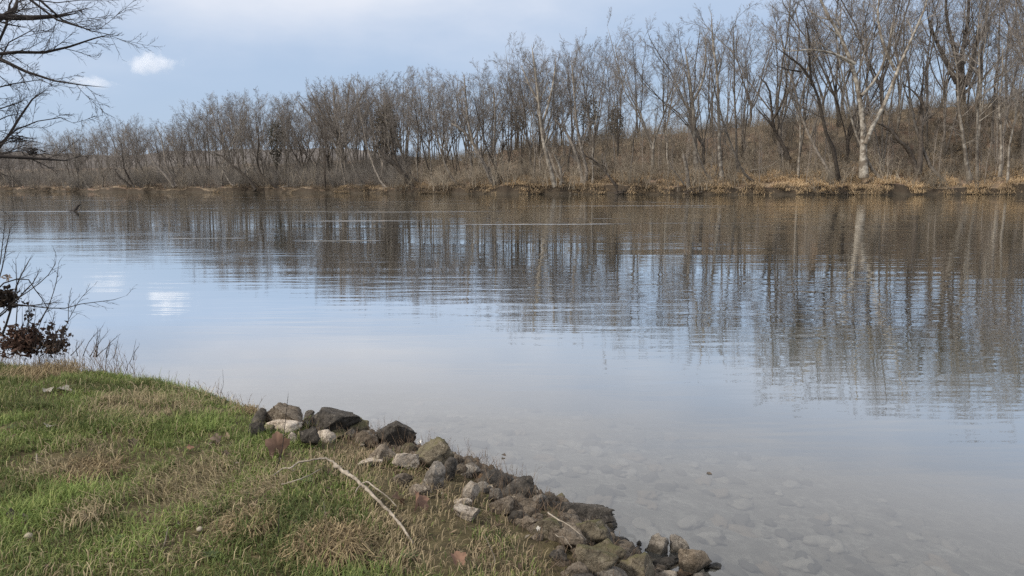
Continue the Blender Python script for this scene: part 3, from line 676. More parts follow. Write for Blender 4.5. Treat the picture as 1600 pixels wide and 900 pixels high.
# ivy-clad trees and one pine: dark masses in the woods
def leafy(name, label, px, py, w_px, h_px, t, c0, c1, n, pine=False):
    b = far_point(px, t); sc = b[1] / FOC; c = at_y(px, py, b[1]); base = b
    a = rng.normal(size=(n, 3)); a /= np.linalg.norm(a, axis=1, keepdims=True); rad = rng.uniform(.45, 1.05, n) ** .7
    lump = 1 + .35 * fbm(a[:, 0] * 2 + px, a[:, 1] * 2, a[:, 2] * 2, 3)
    C = c + a * (rad * lump)[:, None] * np.array([w_px / 2 * sc, w_px / 2 * sc, h_px / 2 * sc])
    if pine: C = c + np.stack([a[:, 0] * .8, a[:, 1] * .8, np.round(a[:, 2] * 3.2) / 3.2 + .08 * a[:, 0]], 1) * rad[:, None] * np.array([w_px / 2 * sc, w_px / 2 * sc, h_px / 2 * sc])
    u = rng.normal(size=(n, 3)); u /= np.linalg.norm(u, axis=1, keepdims=True); v = np.cross(u, rng.normal(size=(n, 3))); v /= np.linalg.norm(v, axis=1, keepdims=True)
    s = rng.uniform(.07, .17, (n, 1))
    V = np.stack([C - u * s * 1.6, C + v * s, C + u * s * 1.6, C - v * s], 1).reshape(-1, 3)
    col = np.repeat(np.array(c0) + rng.random((n, 1)) * (np.array(c1) - np.array(c0)), 4, 0)
    o = thing(name, label, 'tree', base)
    tr = Tubes(); top = c + np.array([0, 0, h_px * .45 * sc]); P, R = resample([base, (base + c) / 2 + [.3, 0, 0], c, top], [.35, .25, .18, .04], 8); tr.add(P, R, 7, True)
    L1, r1 = spawn(P[None], R[None], 14, .3, 60, .25, 4, .1, .2, .5, .03); tr.add(L1, r1, 4, True)
    link('trunk', tr.mesh('trunk', M_BARKD, base), o)
    link('foliage', mesh_np('foliage', V - base, np.arange(n * 4).reshape(-1, 4), None, M_LEAFT, False, col), o)
leafy('ivy_clad_tree', 'tree smothered in a rounded dark brown mass of vines', 604, 205, 40, 75, 14, (.07, .06, .045), (.15, .125, .095), 4200)
leafy('ivy_clad_tree', 'dark column of ivy on a trunk in the upstream woods', 432, 222, 22, 60, 14, (.05, .05, .036), (.10, .095, .07), 1700)
leafy('ivy_clad_tree', 'dark ivy covered stem on the crest beside pale grey trees', 962, 188, 24, 50, 26, (.07, .065, .048), (.14, .125, .095), 1000)
leafy('pine_tree', 'small dark green pine half hidden among grey trunks', 920, 178, 30, 50, 27, (.06, .062, .042), (.13, .125, .085), 800)
leafy('pine_tree', 'dark evergreen showing between trunks at the middle of the woods', 807, 190, 24, 40, 28, (.06, .062, .042), (.13, .125, .085), 600)

# shrubs, saplings and brush
def shrub_proto(hh, n0, spread):
    tb = Tubes(); S0 = np.zeros((n0, 5, 3)); z = np.linspace(0, 1, 5)
    for k in range(n0):
        a = rng.uniform(0, 6.28); r = rng.uniform(.1, spread) * hh; o = rng.normal(0, .18 * hh, 2)
        S0[k] = np.stack([o[0] + np.cos(a) * r * z ** 1.3, o[1] + np.sin(a) * r * z ** 1.3, hh * rng.uniform(.55, 1.05) * z], 1)
    R0 = np.repeat(np.linspace(.032, .012, 5)[None], n0, 0); tb.add(S0, R0, 3, True)
    L1, r1 = spawn(S0, R0, 7, .12, 42, .42, 3, .2, .12, .6, .012); tb.add(L1, r1, 3, True)
    L2, r2 = spawn(L1, r1, 5, .1, 42, .5, 2, .2, .05, .7, .010); tb.add(L2, r2, 3, True)
    return tb
SHR = [shrub_proto(3.2, 13, .6).mesh('thicket_shrub', M_BRUSH) for _ in range(3)] + [shrub_proto(4.6, 12, .35).mesh('thicket_shrub', M_BRUSH) for _ in range(2)] + [shrub_proto(4.0, 13, .5).mesh('thicket_shrub', M_GREYBRUSH) for _ in range(2)]
for k in range(290):
    px = random.uniform(-60, 1660)
    t = random.uniform(.3, 2.2) if k % 4 == 0 else random.uniform(5, 33) if px > 620 else random.choice([random.uniform(2.5, 9), random.uniform(6, 30)])
    b = far_point(px, t)
    me = random.choice(SHR[:5] if px > 620 else SHR[5:] + SHR[6:] + SHR[3:4])
    lab = ('tall' if SHR.index(me) in (3, 4) else 'grey bushy' if SHR.index(me) > 4 else 'low spreading') + ' leafless shrub ' + ('near the water ' if t < 8 else 'up the slope ') + land(px)
    o = link('thicket_shrub', me, None, b + np.array([0, 0, -.1]), label=lab, category='shrub', group='leafless shrubs of the far bank')
    s = random.uniform(.7, 1.25); o.scale = (s * 1.3, s * 1.3, s); o.rotation_euler = (0, 0, random.uniform(0, 6.28))
# joined fine brush that nobody could count
def brush_mass(n, name, rngpx, tr_, hh, m_):
    tb = Tubes(); B = np.array([far_point(random.uniform(*rngpx), random.uniform(*tr_)) for _ in range(n)])
    S0 = np.zeros((n * 5, 3, 3)); z = np.linspace(0, 1, 3)
    Bk = np.repeat(B, 5, 0) + np.concatenate([rng.normal(0, .55, (n * 5, 2)), np.zeros((n * 5, 1))], 1)
    d = rng.normal(0, .38, (n * 5, 2)); h_ = hh * rng.uniform(.4, 1.1, n * 5)
    for k in range(3):
        S0[:, k, :2] = Bk[:, :2] + d * (h_ * z[k] ** 1.3)[:, None]; S0[:, k, 2] = Bk[:, 2] - .1 + h_ * z[k]
    R0 = np.repeat(np.array([[.022, .016, .01]]), n * 5, 0); tb.add(S0, R0, 3, True)
    L1, r1 = spawn(S0, R0, 6, .1, 42, .45, 2, .2, .1, .7, .010); tb.add(L1, r1, 3, True)
    link(name, tb.mesh(name, m_), kind='stuff')
brush_mass(3000, 'undergrowth', (640, 1660), (5, 36), 2.6, M_BRUSH)
brush_mass(3400, 'undergrowth', (-80, 640), (2, 40), 4.6, M_GREYBRUSH)
def sapling_proto():
    tb = Tubes(); z = np.linspace(0, 9, 6); T0 = np.concatenate([np.cumsum(rng.normal(0, .13, (6, 2)), 0), z[:, None]], 1)[None]; T0[0, 0, :2] = 0; R0 = np.linspace(.075, .015, 6)[None]
    tb.add(T0, R0, 4, True); L1, r1 = spawn(T0, R0, 18, .25, 40, .22, 4, .12, .25, .5, .015); tb.add(L1, r1, 3, True)
    L2, r2 = spawn(L1, r1, 7, .1, 40, .5, 2, .15, .1, .7, .010); tb.add(L2, r2, 3, True)
    return tb
SAP = [sapling_proto().mesh('sapling', m_) for m_ in (M_BARK, M_TWIG, M_TWIGP, M_TWIGP)]
for k in range(270):
    px = random.uniform(0, 1640) if k < 140 else random.uniform(850, 1640); t_ = random.uniform(2, 34); b = far_point(px, t_)
    o = link('sapling', random.choice(SAP), None, b + np.array([0, 0, -.1]), category='sapling', group='thin saplings of the far bank',
             label='thin straight sapling ' + ('near the water ' if t_ < 9 else 'mid slope ' if t_ < 21 else 'high on the slope ') + land(px))
    s = random.uniform(.55, 1.2); o.scale = (s, s, s); o.rotation_euler = (random.gauss(0, .06), random.gauss(0, .06), random.uniform(0, 6.28))

# drooping dry grass of the far bank, denser and paler downstream
def far_grass(n):
    px = rng.uniform(-40, 1640, n); px = np.where((px < 520) & (rng.random(n) < .6), rng.uniform(520, 1640, n), px); t = np.abs(rng.normal(0, 1, n)) * np.interp(px, [0, 700, 1100, 1640], [2.0, 4.0, 5.5, 6.0]) - .05
    tuft = vnoise(px * .06, t * .5, 3.3) + .5 * vnoise(px * .21, t * .9, 1.3); ok = tuft + rng.normal(0, .2, n) > np.where(t < 1.2, .12, -.15); px, t = px[ok], t[ok]
    B = np.array([far_point(a, b) for a, b in zip(px, t)]); nb = 16
    Bk = np.repeat(B, nb, 0); N_ = len(Bk); pxk = np.repeat(px, nb)
    Bk = Bk + np.concatenate([rng.normal(0, .35, (N_, 2)), np.zeros((N_, 1))], 1)
    a = rng.uniform(0, 6.28, N_); l_ = rng.uniform(.35, 1.0, N_) * np.interp(pxk, [0, 600, 1200], [.8, 1.0, 1.35]); dx, dy = np.cos(a), np.sin(a) - .2
    P0 = Bk - [0, 0, .06]; rise = rng.uniform(.15, .55, N_); P1 = Bk + np.stack([dx * l_ * .4, dy * l_ * .4, l_ * rise], 1); P2 = Bk + np.stack([dx * l_ * .95, dy * l_ * .95, l_ * (rise - .3)], 1)
    wv = np.stack([-np.sin(a), np.cos(a), np.zeros(N_)], 1) * .028
    V = np.stack([P0 - wv, P0 + wv, P1 + wv * .8, P1 - wv * .8, P2], 1).reshape(-1, 3)
    k = np.arange(N_)[:, None] * 5
    warm = np.clip(np.interp(pxk, [0, 500, 900, 1300], [.0, .1, .5, .8]) + rng.normal(0, .28, N_) + .5 * vnoise(Bk[:, 0] * .25, Bk[:, 1] * .25), 0, 1)[:, None]
    col = (1 - warm) * np.array([.15, .12, .09]) + warm * np.array([.58, .43, .26]); col *= rng.uniform(.7, 1.2, (N_, 1))
    link('bank_grass', mesh_np('bank_grass', V, k + [[0, 1, 2, 3]], k + [[3, 2, 4]], M_DRYFAR, False, np.repeat(col, 5, 0)), kind='stuff')
far_grass(10500)

# logs and root masses at the far waterline
def log(name, label, pts, r0, r1, t, m_, cat='log', extra=0):
    b = far_point(pts[0][0], t); P = np.array([at_y(x, y, b[1]) for x, y in pts]); sc = b[1] / FOC
    p, r = resample(P, np.linspace(r0, r1, len(P)) * sc, 8); tb = Tubes(); tb.add(p, r, 7, False, .12)
    if extra: L1, r1_ = spawn(p[None], r[None], extra, .1, 60, .35, 4, .2, .1, .45, .02); tb.add(L1, r1_, 4, True)
    link(name, tb.mesh(name, m_, P[0]), None, P[0], label=label, category=cat)
log('driftwood_log', 'pale driftwood log lying at the waterline of the middle far bank', [(890, 302.0), (900, 303), (912, 303.2)], 1.4, .7, .1, M_STICK, extra=3)
log('fallen_log', 'white fallen log lying across the slope above tan grass', [(1172, 266), (1185, 264.5), (1198, 262), (1214, 252)], 1.3, .6, 8, M_STICK, extra=3)
log('fallen_log', 'long grey fallen trunk lying on the low bank upstream', [(440, 292), (470, 289), (500, 287)], 1.3, .6, 1.5, M_BARK, extra=5)
log('fallen_log', 'short pale trunk tipped into the river under leaning trees', [(756, 301.5), (763, 296), (767, 292)], 1.2, .9, .2, M_PALE)
log('fallen_log', 'grey driftwood tangle on the low bank at the far bend', [(122, 296), (135, 293), (150, 289)], 1.1, .5, .8, M_BARK, extra=8)
for k, px_ in enumerate((58, 160, 330, 395, 575, 700, 835, 935, 1010, 1055, 1195, 1270, 1395, 1465, 1545)):
    t_ = random.uniform(.2, 3.5); a = far_point(px_, t_); d_ = random.choice((-1, 1)) * random.uniform(8, 22); y_ = 450 - FOC * float((CM.T @ (a - np.array([0, 0, CAM_H])))[1]) / zcam(a)
    log('fallen_limb', ('grey' if k % 3 else 'dark') + ' fallen limb lying on the bank ' + land(px_), [(px_, y_ - .4), (px_ + d_ * .5, y_ - random.uniform(.5, 3)), (px_ + d_, y_ - random.uniform(.5, 7))], random.uniform(.7, 1.3), .4, t_, M_LIGHT if k % 3 else M_BARKD, 'fallen limb', 5)
def root_mass(px, label, n, wpx):
    b = far_point(px, .2); b[2] = .25; sc = b[1] / FOC; tb = Tubes()
    st = b + rng.normal(size=(n, 3)) * np.array([wpx * sc * .5, .4, .25]); P = np.zeros((n, 5, 3)); P[:, 0] = st; d = rng.normal(size=(n, 3)) * [1, .6, .6] + [0, -.4, -.2]
    for k in range(1, 5): d = d + rng.normal(size=(n, 3)) * .5; P[:, k] = P[:, k - 1] + d / np.linalg.norm(d, axis=1, keepdims=True) * .35
    tb.add(P, np.repeat(np.linspace(.09, .02, 5)[None], n, 0), 5, True)
    lx = np.linspace(-1.3, 1.3, 9); p, r = resample(np.stack([b[0] + lx * wpx * sc * .7, b[1] + .2 * np.sin(lx * 3), b[2] + .15 * np.cos(lx * 4)], 1), np.full(9, .16), 16); tb.add(p, r, 6, True, .15); link('root_mass', tb.mesh('root_mass', M_BARKD, b), None, b, label=label, category='roots')
root_mass(975, 'black tangle of roots at the foot of the thin slanting tree', 45, 16)
root_mass(1085, 'dark root tangle under the short broken trunk', 45, 16)
root_mass(1330, 'dark brush and root pile below the pale sycamore', 90, 50)
# snag standing out of the water
c = at_z(117, 330, 0); sc = c[1] / FOC; tb = Tubes()
P, R = resample([c + [-.35, 0, -.3], c + [0, 0, .05], c + [.2 * 1, .05, .35], c + [.42, .05, .55]], [.11, .12, .10, .05], 8); tb.add(P, R, 8, False, .1)
P2, R2 = resample([c + [-.8, .1, -.06], c + [-.2, .0, .03], c + [.5, -.1, -.05]], [.06, .10, .05], 6); tb.add(P2, R2, 7, False, .1)
link('river_snag', tb.mesh('river_snag', M_TWIGD, c), None, c, label='small dark stick snag poking out of the river', category='snag')

# ---------------------------------------------------------------- near rocks
def rock_mesh(w_, d_, h_, kind, seed, cuts=9, rough=.5, sub=4):
    r = np.random.default_rng(seed); V, T = ICO[sub]; V = V.copy()
    V *= (1 + .22 * fbm(V[:, 0] * 1.1 + seed, V[:, 1] * 1.1, V[:, 2] * 1.1, 2))[:, None]
    for _ in range(cuts):
        n = r.normal(size=3); n /= np.linalg.norm(n); dd = r.uniform(.42, .80); q = V @ n - dd
        V -= np.where(q > 0, q * .97, 0)[:, None] * n
    nn = fbm(V[:, 0] * 4 + seed * 3, V[:, 1] * 4, V[:, 2] * 4, 4); nf = fbm(V[:, 0] * 13 + seed, V[:, 1] * 13, V[:, 2] * 13, 3)
    V *= (1 + rough * (.11 * nn + .06 * nf - .07 * np.abs(fbm(V[:, 0] * 2.3 + seed, V[:, 1] * 2.3, V[:, 2] * 2.3, 2))))[:, None]
    ext = np.ptp(V, axis=0); V = (V - (V.max(0) + V.min(0)) / 2) / ext * np.array([w_, d_, h_])
    return mesh_np('rock', V, None, T, ROCKM[kind])
ROCKS = [  # photo x, y, width, height, kind, tilt (deg), sharpness cuts, label
 (440, 645, 56, 32, 'brown', 0, 9, 'grass-topped brown boulder behind the long pale stone at the bank edge'),
 (444, 662, 54, 22, 'pale', -2, 10, 'long pale flat-faced stone at the end of the grass edge'),
 (405, 648, 22, 32, 'dark', 10, 8, 'black upright stone where the grass bank ends'),
 (400, 668, 26, 24, 'dark', 0, 9, 'dark stone low at the grass edge under the black upright one'),
 (421, 668, 16, 13, 'mossy', 0, 8, 'small dark mossy stone against the long pale stone'),
 (422, 676, 9, 7, 'grey', 0, 8, 'tiny grey stone above the curled brown leaf'),
 (458, 681, 16, 17, 'pale', 5, 9, 'small tan block beside the curled brown leaf'),
 (482, 648, 18, 19, 'dark', 0, 10, 'dark head-shaped stone perched alone against the water'),
 (478, 660, 14, 12, 'grey', 0, 9, 'small pinkish grey stone under the head-shaped stone'),
 (484, 677, 34, 32, 'dark', 10, 11, 'rough dark stone between the pale stone and the pale oval one'),
 (521, 656, 62, 27, 'dark', 6, 8, 'broad dark slab pointed at one end against the water'),
 (508, 678, 32, 18, 'pale', -4, 6, 'pale oval stone below the broad dark slab'),
 (524, 671, 34, 18, 'mossy', 0, 8, 'olive stone between the pale oval and the dark slab'),
 (552, 663, 40, 22, 'mossy', 8, 8, 'mossy brown stone at the tail of the dark slab'),
 (544, 675, 24, 16, 'grey', 0, 6, 'light grey rounded stone beside the pale oval'),
 (573, 681, 38, 26, 'brown', 5, 9, 'brown boulder next to the big black round rock'),
 (618, 677, 50, 38, 'dark', 4, 6, 'big black round rock standing out against the water'),
 (597, 688, 15, 12, 'grey', 0, 9, 'small grey chip at the foot of the big black round rock'),
 (598, 705, 46, 32, 'brown', 0, 8, 'brown block just below the big black round rock'),
 (635, 714, 38, 26, 'pale', -5, 9, 'pale angular stone amid dry stems behind the pointed one'),
 (640, 700, 30, 22, 'mossy', 0, 8, 'mossy stone behind the pale angular one'),
 (680, 700, 60, 50, 'mossy', 22, 8, 'large mossy brown boulder sloping to the water'),
 (702, 728, 20, 34, 'dark', 15, 9, 'dark shaded stone at the downhill foot of the large mossy boulder'),
 (678, 740, 38, 42, 'grey', -8, 9, 'upright pointed tan stone with a pale tip'),
 (578, 718, 40, 13, 'pale', 3, 8, 'whitish flat stone almost buried in dry stems'),
 (630, 747, 30, 20, 'brown', 0, 9, 'brown stone with dark gap in dry stems beside the pointed stone'),
 (655, 765, 34, 18, 'brown', 5, 8, 'low brown stone half buried below the pointed tan stone'),
 (734, 731, 34, 20, 'grey', 8, 8, 'flat grey stone at the water past the mossy boulder'),
 (716, 733, 15, 12, 'dark', 0, 9, 'small black stone wedged beside the flat grey one'),
 (776, 744, 54, 34, 'dark', 6, 10, 'rough dark brown boulder with an orange streaked neighbour'),
 (755, 746, 18, 15, 'rust', -20, 9, 'small orange stained stone'),
 (808, 759, 50, 38, 'dark', 4, 7, 'smooth dark brown boulder with a square end at the water'),
 (735, 764, 28, 30, 'pale', 0, 9, 'pale squarish stone behind dry stems'),
 (756, 759, 24, 18, 'grey', 0, 8, 'grey stone between pale square and rough dark boulder'),
 (776, 769, 24, 22, 'grey', 0, 8, 'grey brown rounded stone beneath the rough dark boulder'),
 (803, 771, 30, 16, 'grey', 0, 10, 'speckled light grey stone under the smooth dark boulder'),
 (812, 784, 52, 28, 'brown', 3, 9, 'tan brown stone with a white fleck at one end'),
 (783, 786, 40, 24, 'brown', 0, 8, 'flat pinkish brown stone left of the white flecked one'),
 (841, 778, 22, 28, 'grey', 8, 9, 'grey green upright stone beside the smooth dark boulder'),
 (722, 781, 30, 13, 'pale', 4, 9, 'thin pale slab lying on the grass border'),
 (729, 798, 42, 20, 'pale', 6, 8, 'pinkish pale flat stone at the grass border'),
 (806, 803, 36, 22, 'dark', 0, 10, 'black stone added to stand for the shaded hollow under the tan brown one'),  # shade of the hollow put in as an added dark stone
 (874, 774, 18, 14, 'mossy', 0, 8, 'small green brown stone alone in shallow water above the slab'),
 (900, 792, 104, 27, 'dark', 3, 7, 'long dark flat slab reaching out into the water'),
 (951, 807, 26, 24, 'grey', 0, 10, 'small pyramid stone in the water off the slab tip'),
 (922, 822, 58, 46, 'mossy', 5, 6, 'large round mossy boulder below the long slab'),
 (948, 830, 18, 28, 'grey', 0, 8, 'narrow grey stone at the water edge of the round mossy boulder'),
 (856, 817, 46, 30, 'mossy', 0, 8, 'olive brown stone under the pale twig start'),
 (895, 834, 50, 40, 'brown', 10, 8, 'brown boulder crossed by a pale twig'),
 (945, 852, 64, 30, 'mossy', 4, 7, 'flat olive boulder dipping its dark end to the water'),
 (975, 849, 18, 15, 'dark', -15, 9, 'small black pointed stone at the end of the flat olive boulder'),
 (828, 812, 36, 20, 'brown', 0, 8, 'tan stone at the top of the dry stems beside the black hollow'),
 (928, 866, 62, 42, 'mossy', 12, 8, 'ridged olive brown boulder in front of the flat olive one'),
 (900, 887, 46, 28, 'brown', 6, 8, 'pinkish brown stone at the grass end of the rock row'),
 (993, 881, 60, 46, 'mossy', 0, 5, 'round red-brown mossy boulder at the water near the picture bottom'),
 (955, 892, 66, 22, 'grey', 28, 9, 'long grey slab slanting down beside the round red-brown boulder'),
 (970, 878, 34, 10, 'grey', 25, 9, 'thin grey shard above the long slanting slab'),
 (915, 906, 60, 24, 'dark', 4, 9, 'dark low stone at the bottom of the rock row'),
 (872, 866, 28, 26, 'dark', 0, 9, 'dark stone in the shade at the grass edge'),
 (1026, 847, 38, 40, 'grey', 0, 12, 'angular brown-grey stone standing alone in the shallows'),
 (1061, 845, 30, 38, 'grey', -6, 9, 'grey stone leaning on the large outer boulder in the water'),
 (1083, 868, 50, 50, 'brown', 6, 10, 'large outermost boulder in the water with green top'),
 (1044, 877, 46, 15, 'dark', -6, 8, 'low dark flat stone in the water before the outermost boulder'),
 (1040, 897, 46, 20, 'pale', 10, 7, 'smooth pale pinkish stone at the bottom water edge'),
 (1070, 897, 26, 20, 'rust', 0, 8, 'ochre stone under the outermost boulder'),
 (1094, 900, 34, 18, 'grey', 5, 8, 'grey brown stone at the foot of the outermost boulder'),
 (1105, 880, 14, 18, 'dark', 0, 9, 'small black stone on the far side of the outermost boulder'),
 (1119, 882, 28, 8, 'grey', 5, 8, 'thin stone barely above the water past the outermost boulder'),
 (745, 717, 9, 5, 'dark', 0, 8, 'tiny dark pebble breaking the surface by the flat grey stone'),
]
for k, (x, y, wp, hp, kind, tilt, cuts, lab) in enumerate(ROCKS):
    p0 = march(x, y + hp * .25); z = zcam(p0); w_, h_ = wp * z / FOC, hp * z / FOC
    p = march(x, y + hp * .3, h_ * .30) if x < 1000 else march(x, y + hp * .35, .0)
    d_ = max(.75 * w_, h_ * .8) if wp < 90 else .4 * w_
    me = rock_mesh(w_ * 1.04, d_, h_ * 1.22, kind, 100 + k, cuts, .9 if kind != 'pale' else .7, 4 if wp > 24 else 3)
    o = link('rock', me, None, p + np.array([0, .0, h_ * .05]), label=lab, category='rock', group='rocks along the water edge')
    o.rotation_euler = (0, math.radians(tilt), 0)
    o.color = (1, 1, 1, 1)
# rubble filling between: small stones one could hardly count
V_, T_, C_, off = [], [], [], 0
cand = rng.uniform([-2.3, 2.2], [1.4, 6.0], (9000, 2)); s_ = inland(cand[:, 0], cand[:, 1]); kk = .9 * smooth((cand[:, 0] + 2.2) / 1.2)
cand = cand[(s_ > -.15) & (s_ < kk * .95)][:900]; gz = ground(cand[:, 0], cand[:, 1])
for (x, y), z in zip(cand, gz):
    v, t = ICO[2]; s = rng.uniform(.015, .05); vv = v * (1 + .25 * fbm(v[:, 0] * 2 + x * 40, v[:, 1] * 2 + y * 30, v[:, 2] * 2, 2))[:, None] * s * rng.uniform(.6, 1.3, 3) + [x, y, z + s * .2]
    V_.append(vv); T_.append(t + off); off += len(v)
link('rubble', mesh_np('rubble', np.concatenate(V_), None, np.concatenate(T_), ROCKM['brown']), kind='stuff')
# cobbles on the bed seen through shallow water
COB = []
for k in range(6):
    v, t = ICO[3]; v = v * (1 + .45 * fbm(v[:, 0] * 1.5 + k * 9, v[:, 1] * 1.5, v[:, 2] * 1.5, 3))[:, None] * [1, .85, .5]
    m_, t_, b_ = mat('submerged_cobble'); cc = [(.25, .225, .185), (.18, .16, .13), (.11, .098, .08), (.285, .26, .22), (.085, .077, .064), (.22, .18, .135)][k]
    g_ = t_.nodes.new('ShaderNodeNewGeometry'); n_ = noise_node(t_, 14, 5, g_.outputs['Position']); t_.links.new(ramp(t_, n_.outputs['Fac'], [(.3, tuple(.7 * q for q in cc)), (.7, cc)]).outputs[0], b_.inputs['Base Color'])
    COB.append(mesh_np('submerged_stone', v, None, t, m_))
cnt = 0
while cnt < 298:
    x, y = random.uniform(-1.6, 4.4), random.uniform(3.0, 9.0); s = -float(inland(x, y))
    if s < .15 or s > 3.6 or random.random() < s / 4.5: continue
    z = float(ground(x, y)); o = link('submerged_stone', random.choice(COB), None, (x, y, z), label='flat cobble on the river bed seen through clear shallow water', category='stone', group='cobbles under the shallow water')
    q = random.uniform(.035, .095); o.scale = (q * random.uniform(.9, 1.5), q, q * random.uniform(.7, 1.1)); o.rotation_euler = (0, 0, random.uniform(0, 6.28)); cnt += 1

# ---------------------------------------------------------------- grass of the near bank
DRY = [(187, 630, 90, 18), (110, 712, 60, 32), (135, 735, 55, 25), (270, 772, 85, 35), (23, 620, 45, 10), (267, 650, 60, 20), (290, 748, 50, 25), (125, 818, 55, 22),
       (383, 807, 50, 26), (427, 757, 32, 22), (515, 842, 60, 30), (70, 575, 110, 14), (350, 625, 60, 16), (560, 730, 70, 35), (640, 770, 60, 40), (700, 770, 60, 40), (850, 850, 50, 40), (200, 700, 60, 30), (760, 890, 60, 30), (620, 880, 60, 25)]
DW = []
for x, y, rx, ry in DRY:
    c = march(x, y); e1 = march(x + rx, y); e2 = march(x, y - ry); DW.append((c[0], c[1], max(abs(e1[0] - c[0]), .08), max(abs(e2[1] - c[1]), .08)))
def dryness(x, y):
    d = .42 * fbm(x * 1.9, y * 1.9, 9, 3) - .12
    for cx, cy, rx, ry in DW: d = d + .85 * np.exp(-((x - cx) / rx) ** 2 - ((y - cy) / ry) ** 2)
    d = d - .22 * smooth((-x - 1.2) / 1.2)
    s = inland(x, y); d = d + .55 * np.exp(-(s / .8) ** 2) * smooth((x + 2.2) / .8)
    return d
def blades(name, n, dry):
    x = rng.uniform(-6.2, 1.6, n * 6); y = rng.uniform(1.6, 8.0, n * 6); s = inland(x, y); d = dryness(x, y)
    bare = smooth((vnoise(x * 3.2, y * 3.2, 21.0) + .5 * vnoise(x * 8, y * 8, 22.0) - .28) / .25)
    p = np.clip(1.05 - d * 1.15, .12, 1) if not dry else np.clip(d * 1.3 + .10, .05, 1)
    p = p * (1 - .75 * bare)
    p = p * smooth((s - .02) / .12) * np.where((x > -2.0), smooth((s - .78 * smooth((x + 2) / .7)) / .45), 1)
    clump = .5 + .5 * vnoise(x * 9, y * 9, 4.0); p = p * (.35 + .65 * clump)
    infr = (y > 2.3) & (np.abs(x) < y * .85); p = p * np.where(infr, 1, .3)
    keep = rng.random(n * 6) < p; x, y, s, d = [q[keep][:n] for q in (x, y, s, d)]; n = len(x); z = ground(x, y)
    az_ = rng.uniform(0, 6.28, n)
    if not dry:
        hgt = rng.gamma(5, .0075, n) + .014; hgt *= .7 + .7 * smooth(vnoise(x * 2.5, y * 2.5, 2) + .3); lean = .15 + rng.gamma(2.4, .34, n); wd = rng.uniform(.0012, .0028, n)
    else:
        hgt = (rng.gamma(4, .015, n) + .022) * (1 - .35 * smooth((x + 2.0) / 1.0)); lean = .75 + rng.gamma(5, .24, n); wd = rng.uniform(.0009, .0019, n)
        comb = 2.2 + 1.5 * vnoise(x * 1.5, y * 1.5, 6); az_ = np.where(rng.random(n) < .6, comb + rng.normal(0, .6, n), az_)
    lean = np.minimum(lean, 1.5); dx, dy = np.cos(az_), np.sin(az_)
    pts = []; hx = np.zeros(n); hz = np.zeros(n); bend = lean * .35
    pts.append((hx.copy(), hz.copy()))
    for k in range(3):
        hx = hx + np.sin(bend) * hgt / 3; hz = hz + np.cos(bend) * hgt / 3; pts.append((hx.copy(), hz.copy())); bend = np.minimum(bend + lean * .55, 2.0)
    side = np.stack([-dy, dx, np.zeros(n)], 1); jit = rng.normal(0, .18, n)
    V = []
    lift = rng.uniform(0, .03, n) if dry else 0
    for k, (a, b) in enumerate(pts):
        c = np.stack([x + dx * a - dy * a * jit * k / 3, y + dy * a + dx * a * jit * k / 3, z + lift + np.maximum(b, -.0) - (.005 if k == 0 else 0)], 1)
        wk = (wd * (1, .95, .7, 0)[k])[:, None] * side
        V += [c - wk, c + wk] if k < 3 else [c]
    V = np.stack(V, 1).reshape(-1, 3); k = np.arange(n)[:, None] * 7
    q = np.concatenate([k + [[0, 1, 3, 2]], k + [[2, 3, 5, 4]]]); t = k + [[4, 5, 6]]
    u = rng.random((n, 1)); v2 = np.clip(.5 + .7 * vnoise(x * 3, y * 3, 12.0), 0, 1)[:, None]
    if not dry: col = (1 - v2) * np.array([.08, .112, .034]) + v2 * np.array([.185, .255, .07]); col = col + u ** 3 * np.array([.18, .13, .07])
    else: col = (1 - u) * np.array([.17, .125, .075]) + u * np.array([.56, .46, .29]); col = col * (1 - .45 * v2) + .45 * v2 * np.array([.17, .15, .07])
    if dry: wth = smooth((x + 2.2) / 1.2) * np.exp(-(s / 1.5) ** 2); col = col * (1 - .5 * wth[:, None]) + .5 * wth[:, None] * np.array([.15, .105, .07])      # weathered brown litter among the stones
    col = col * rng.uniform(.7, 1.25, (n, 1))
    link(name, mesh_np(name, V, q, t, M_BLADE, True, np.repeat(col, 7, 0)), kind='stuff')
blades('grass', 135000, False)
blades('dry_grass', 64000, True)
# tangled tussock
def tussock(px, py, wpx, n, label):
    c = march(px, py + 6); r = wpx * zcam(c) / FOC / 2
    a = rng.uniform(0, 6.28, n); rad = r * .95 * np.sqrt(rng.random(n)); l_ = rng.uniform(.25, .95, n) * r
    o = np.stack([np.cos(a) * rad, np.sin(a) * rad, np.zeros(n)], 1); b = a * .5 + rng.normal(2.2, 1.3, n); d = np.stack([np.cos(b), np.sin(b), np.zeros(n)], 1)
    up_ = np.array([0, 0, 1.0]); P = np.stack([o, o + d * l_[:, None] * .42 + up_ * l_[:, None] * .42, o + d * l_[:, None] * .85 + up_ * l_[:, None] * .26, o + d * l_[:, None] * 1.1 + up_ * l_[:, None] * .05], 1)
    P += rng.normal(0, .014, P.shape); wv = np.stack([-np.sin(b), np.cos(b), 0 * b], 1) * .0016
    V = np.concatenate([P - wv[:, None], P + wv[:, None]], 1).reshape(-1, 3); k = np.arange(n)[:, None] * 8
    q = np.concatenate([k + [[0, 4, 5, 1]], k + [[1, 5, 6, 2]], k + [[2, 6, 7, 3]]]); col = np.array([.13, .095, .055]) + rng.random((n, 1)) ** 1.5 * np.array([.32, .26, .15])
    link('grass_tussock', mesh_np('grass_tussock', V, q, None, M_BLADE, False, np.repeat(col, 8, 0)), None, c, label=label, category='grass clump')
tussock(515, 850, 96, 2100, 'big rounded tussock of dead tan grass at the bottom of the bank')
tussock(395, 815, 70, 600, 'low matted tussock of tan grass left of the big one')
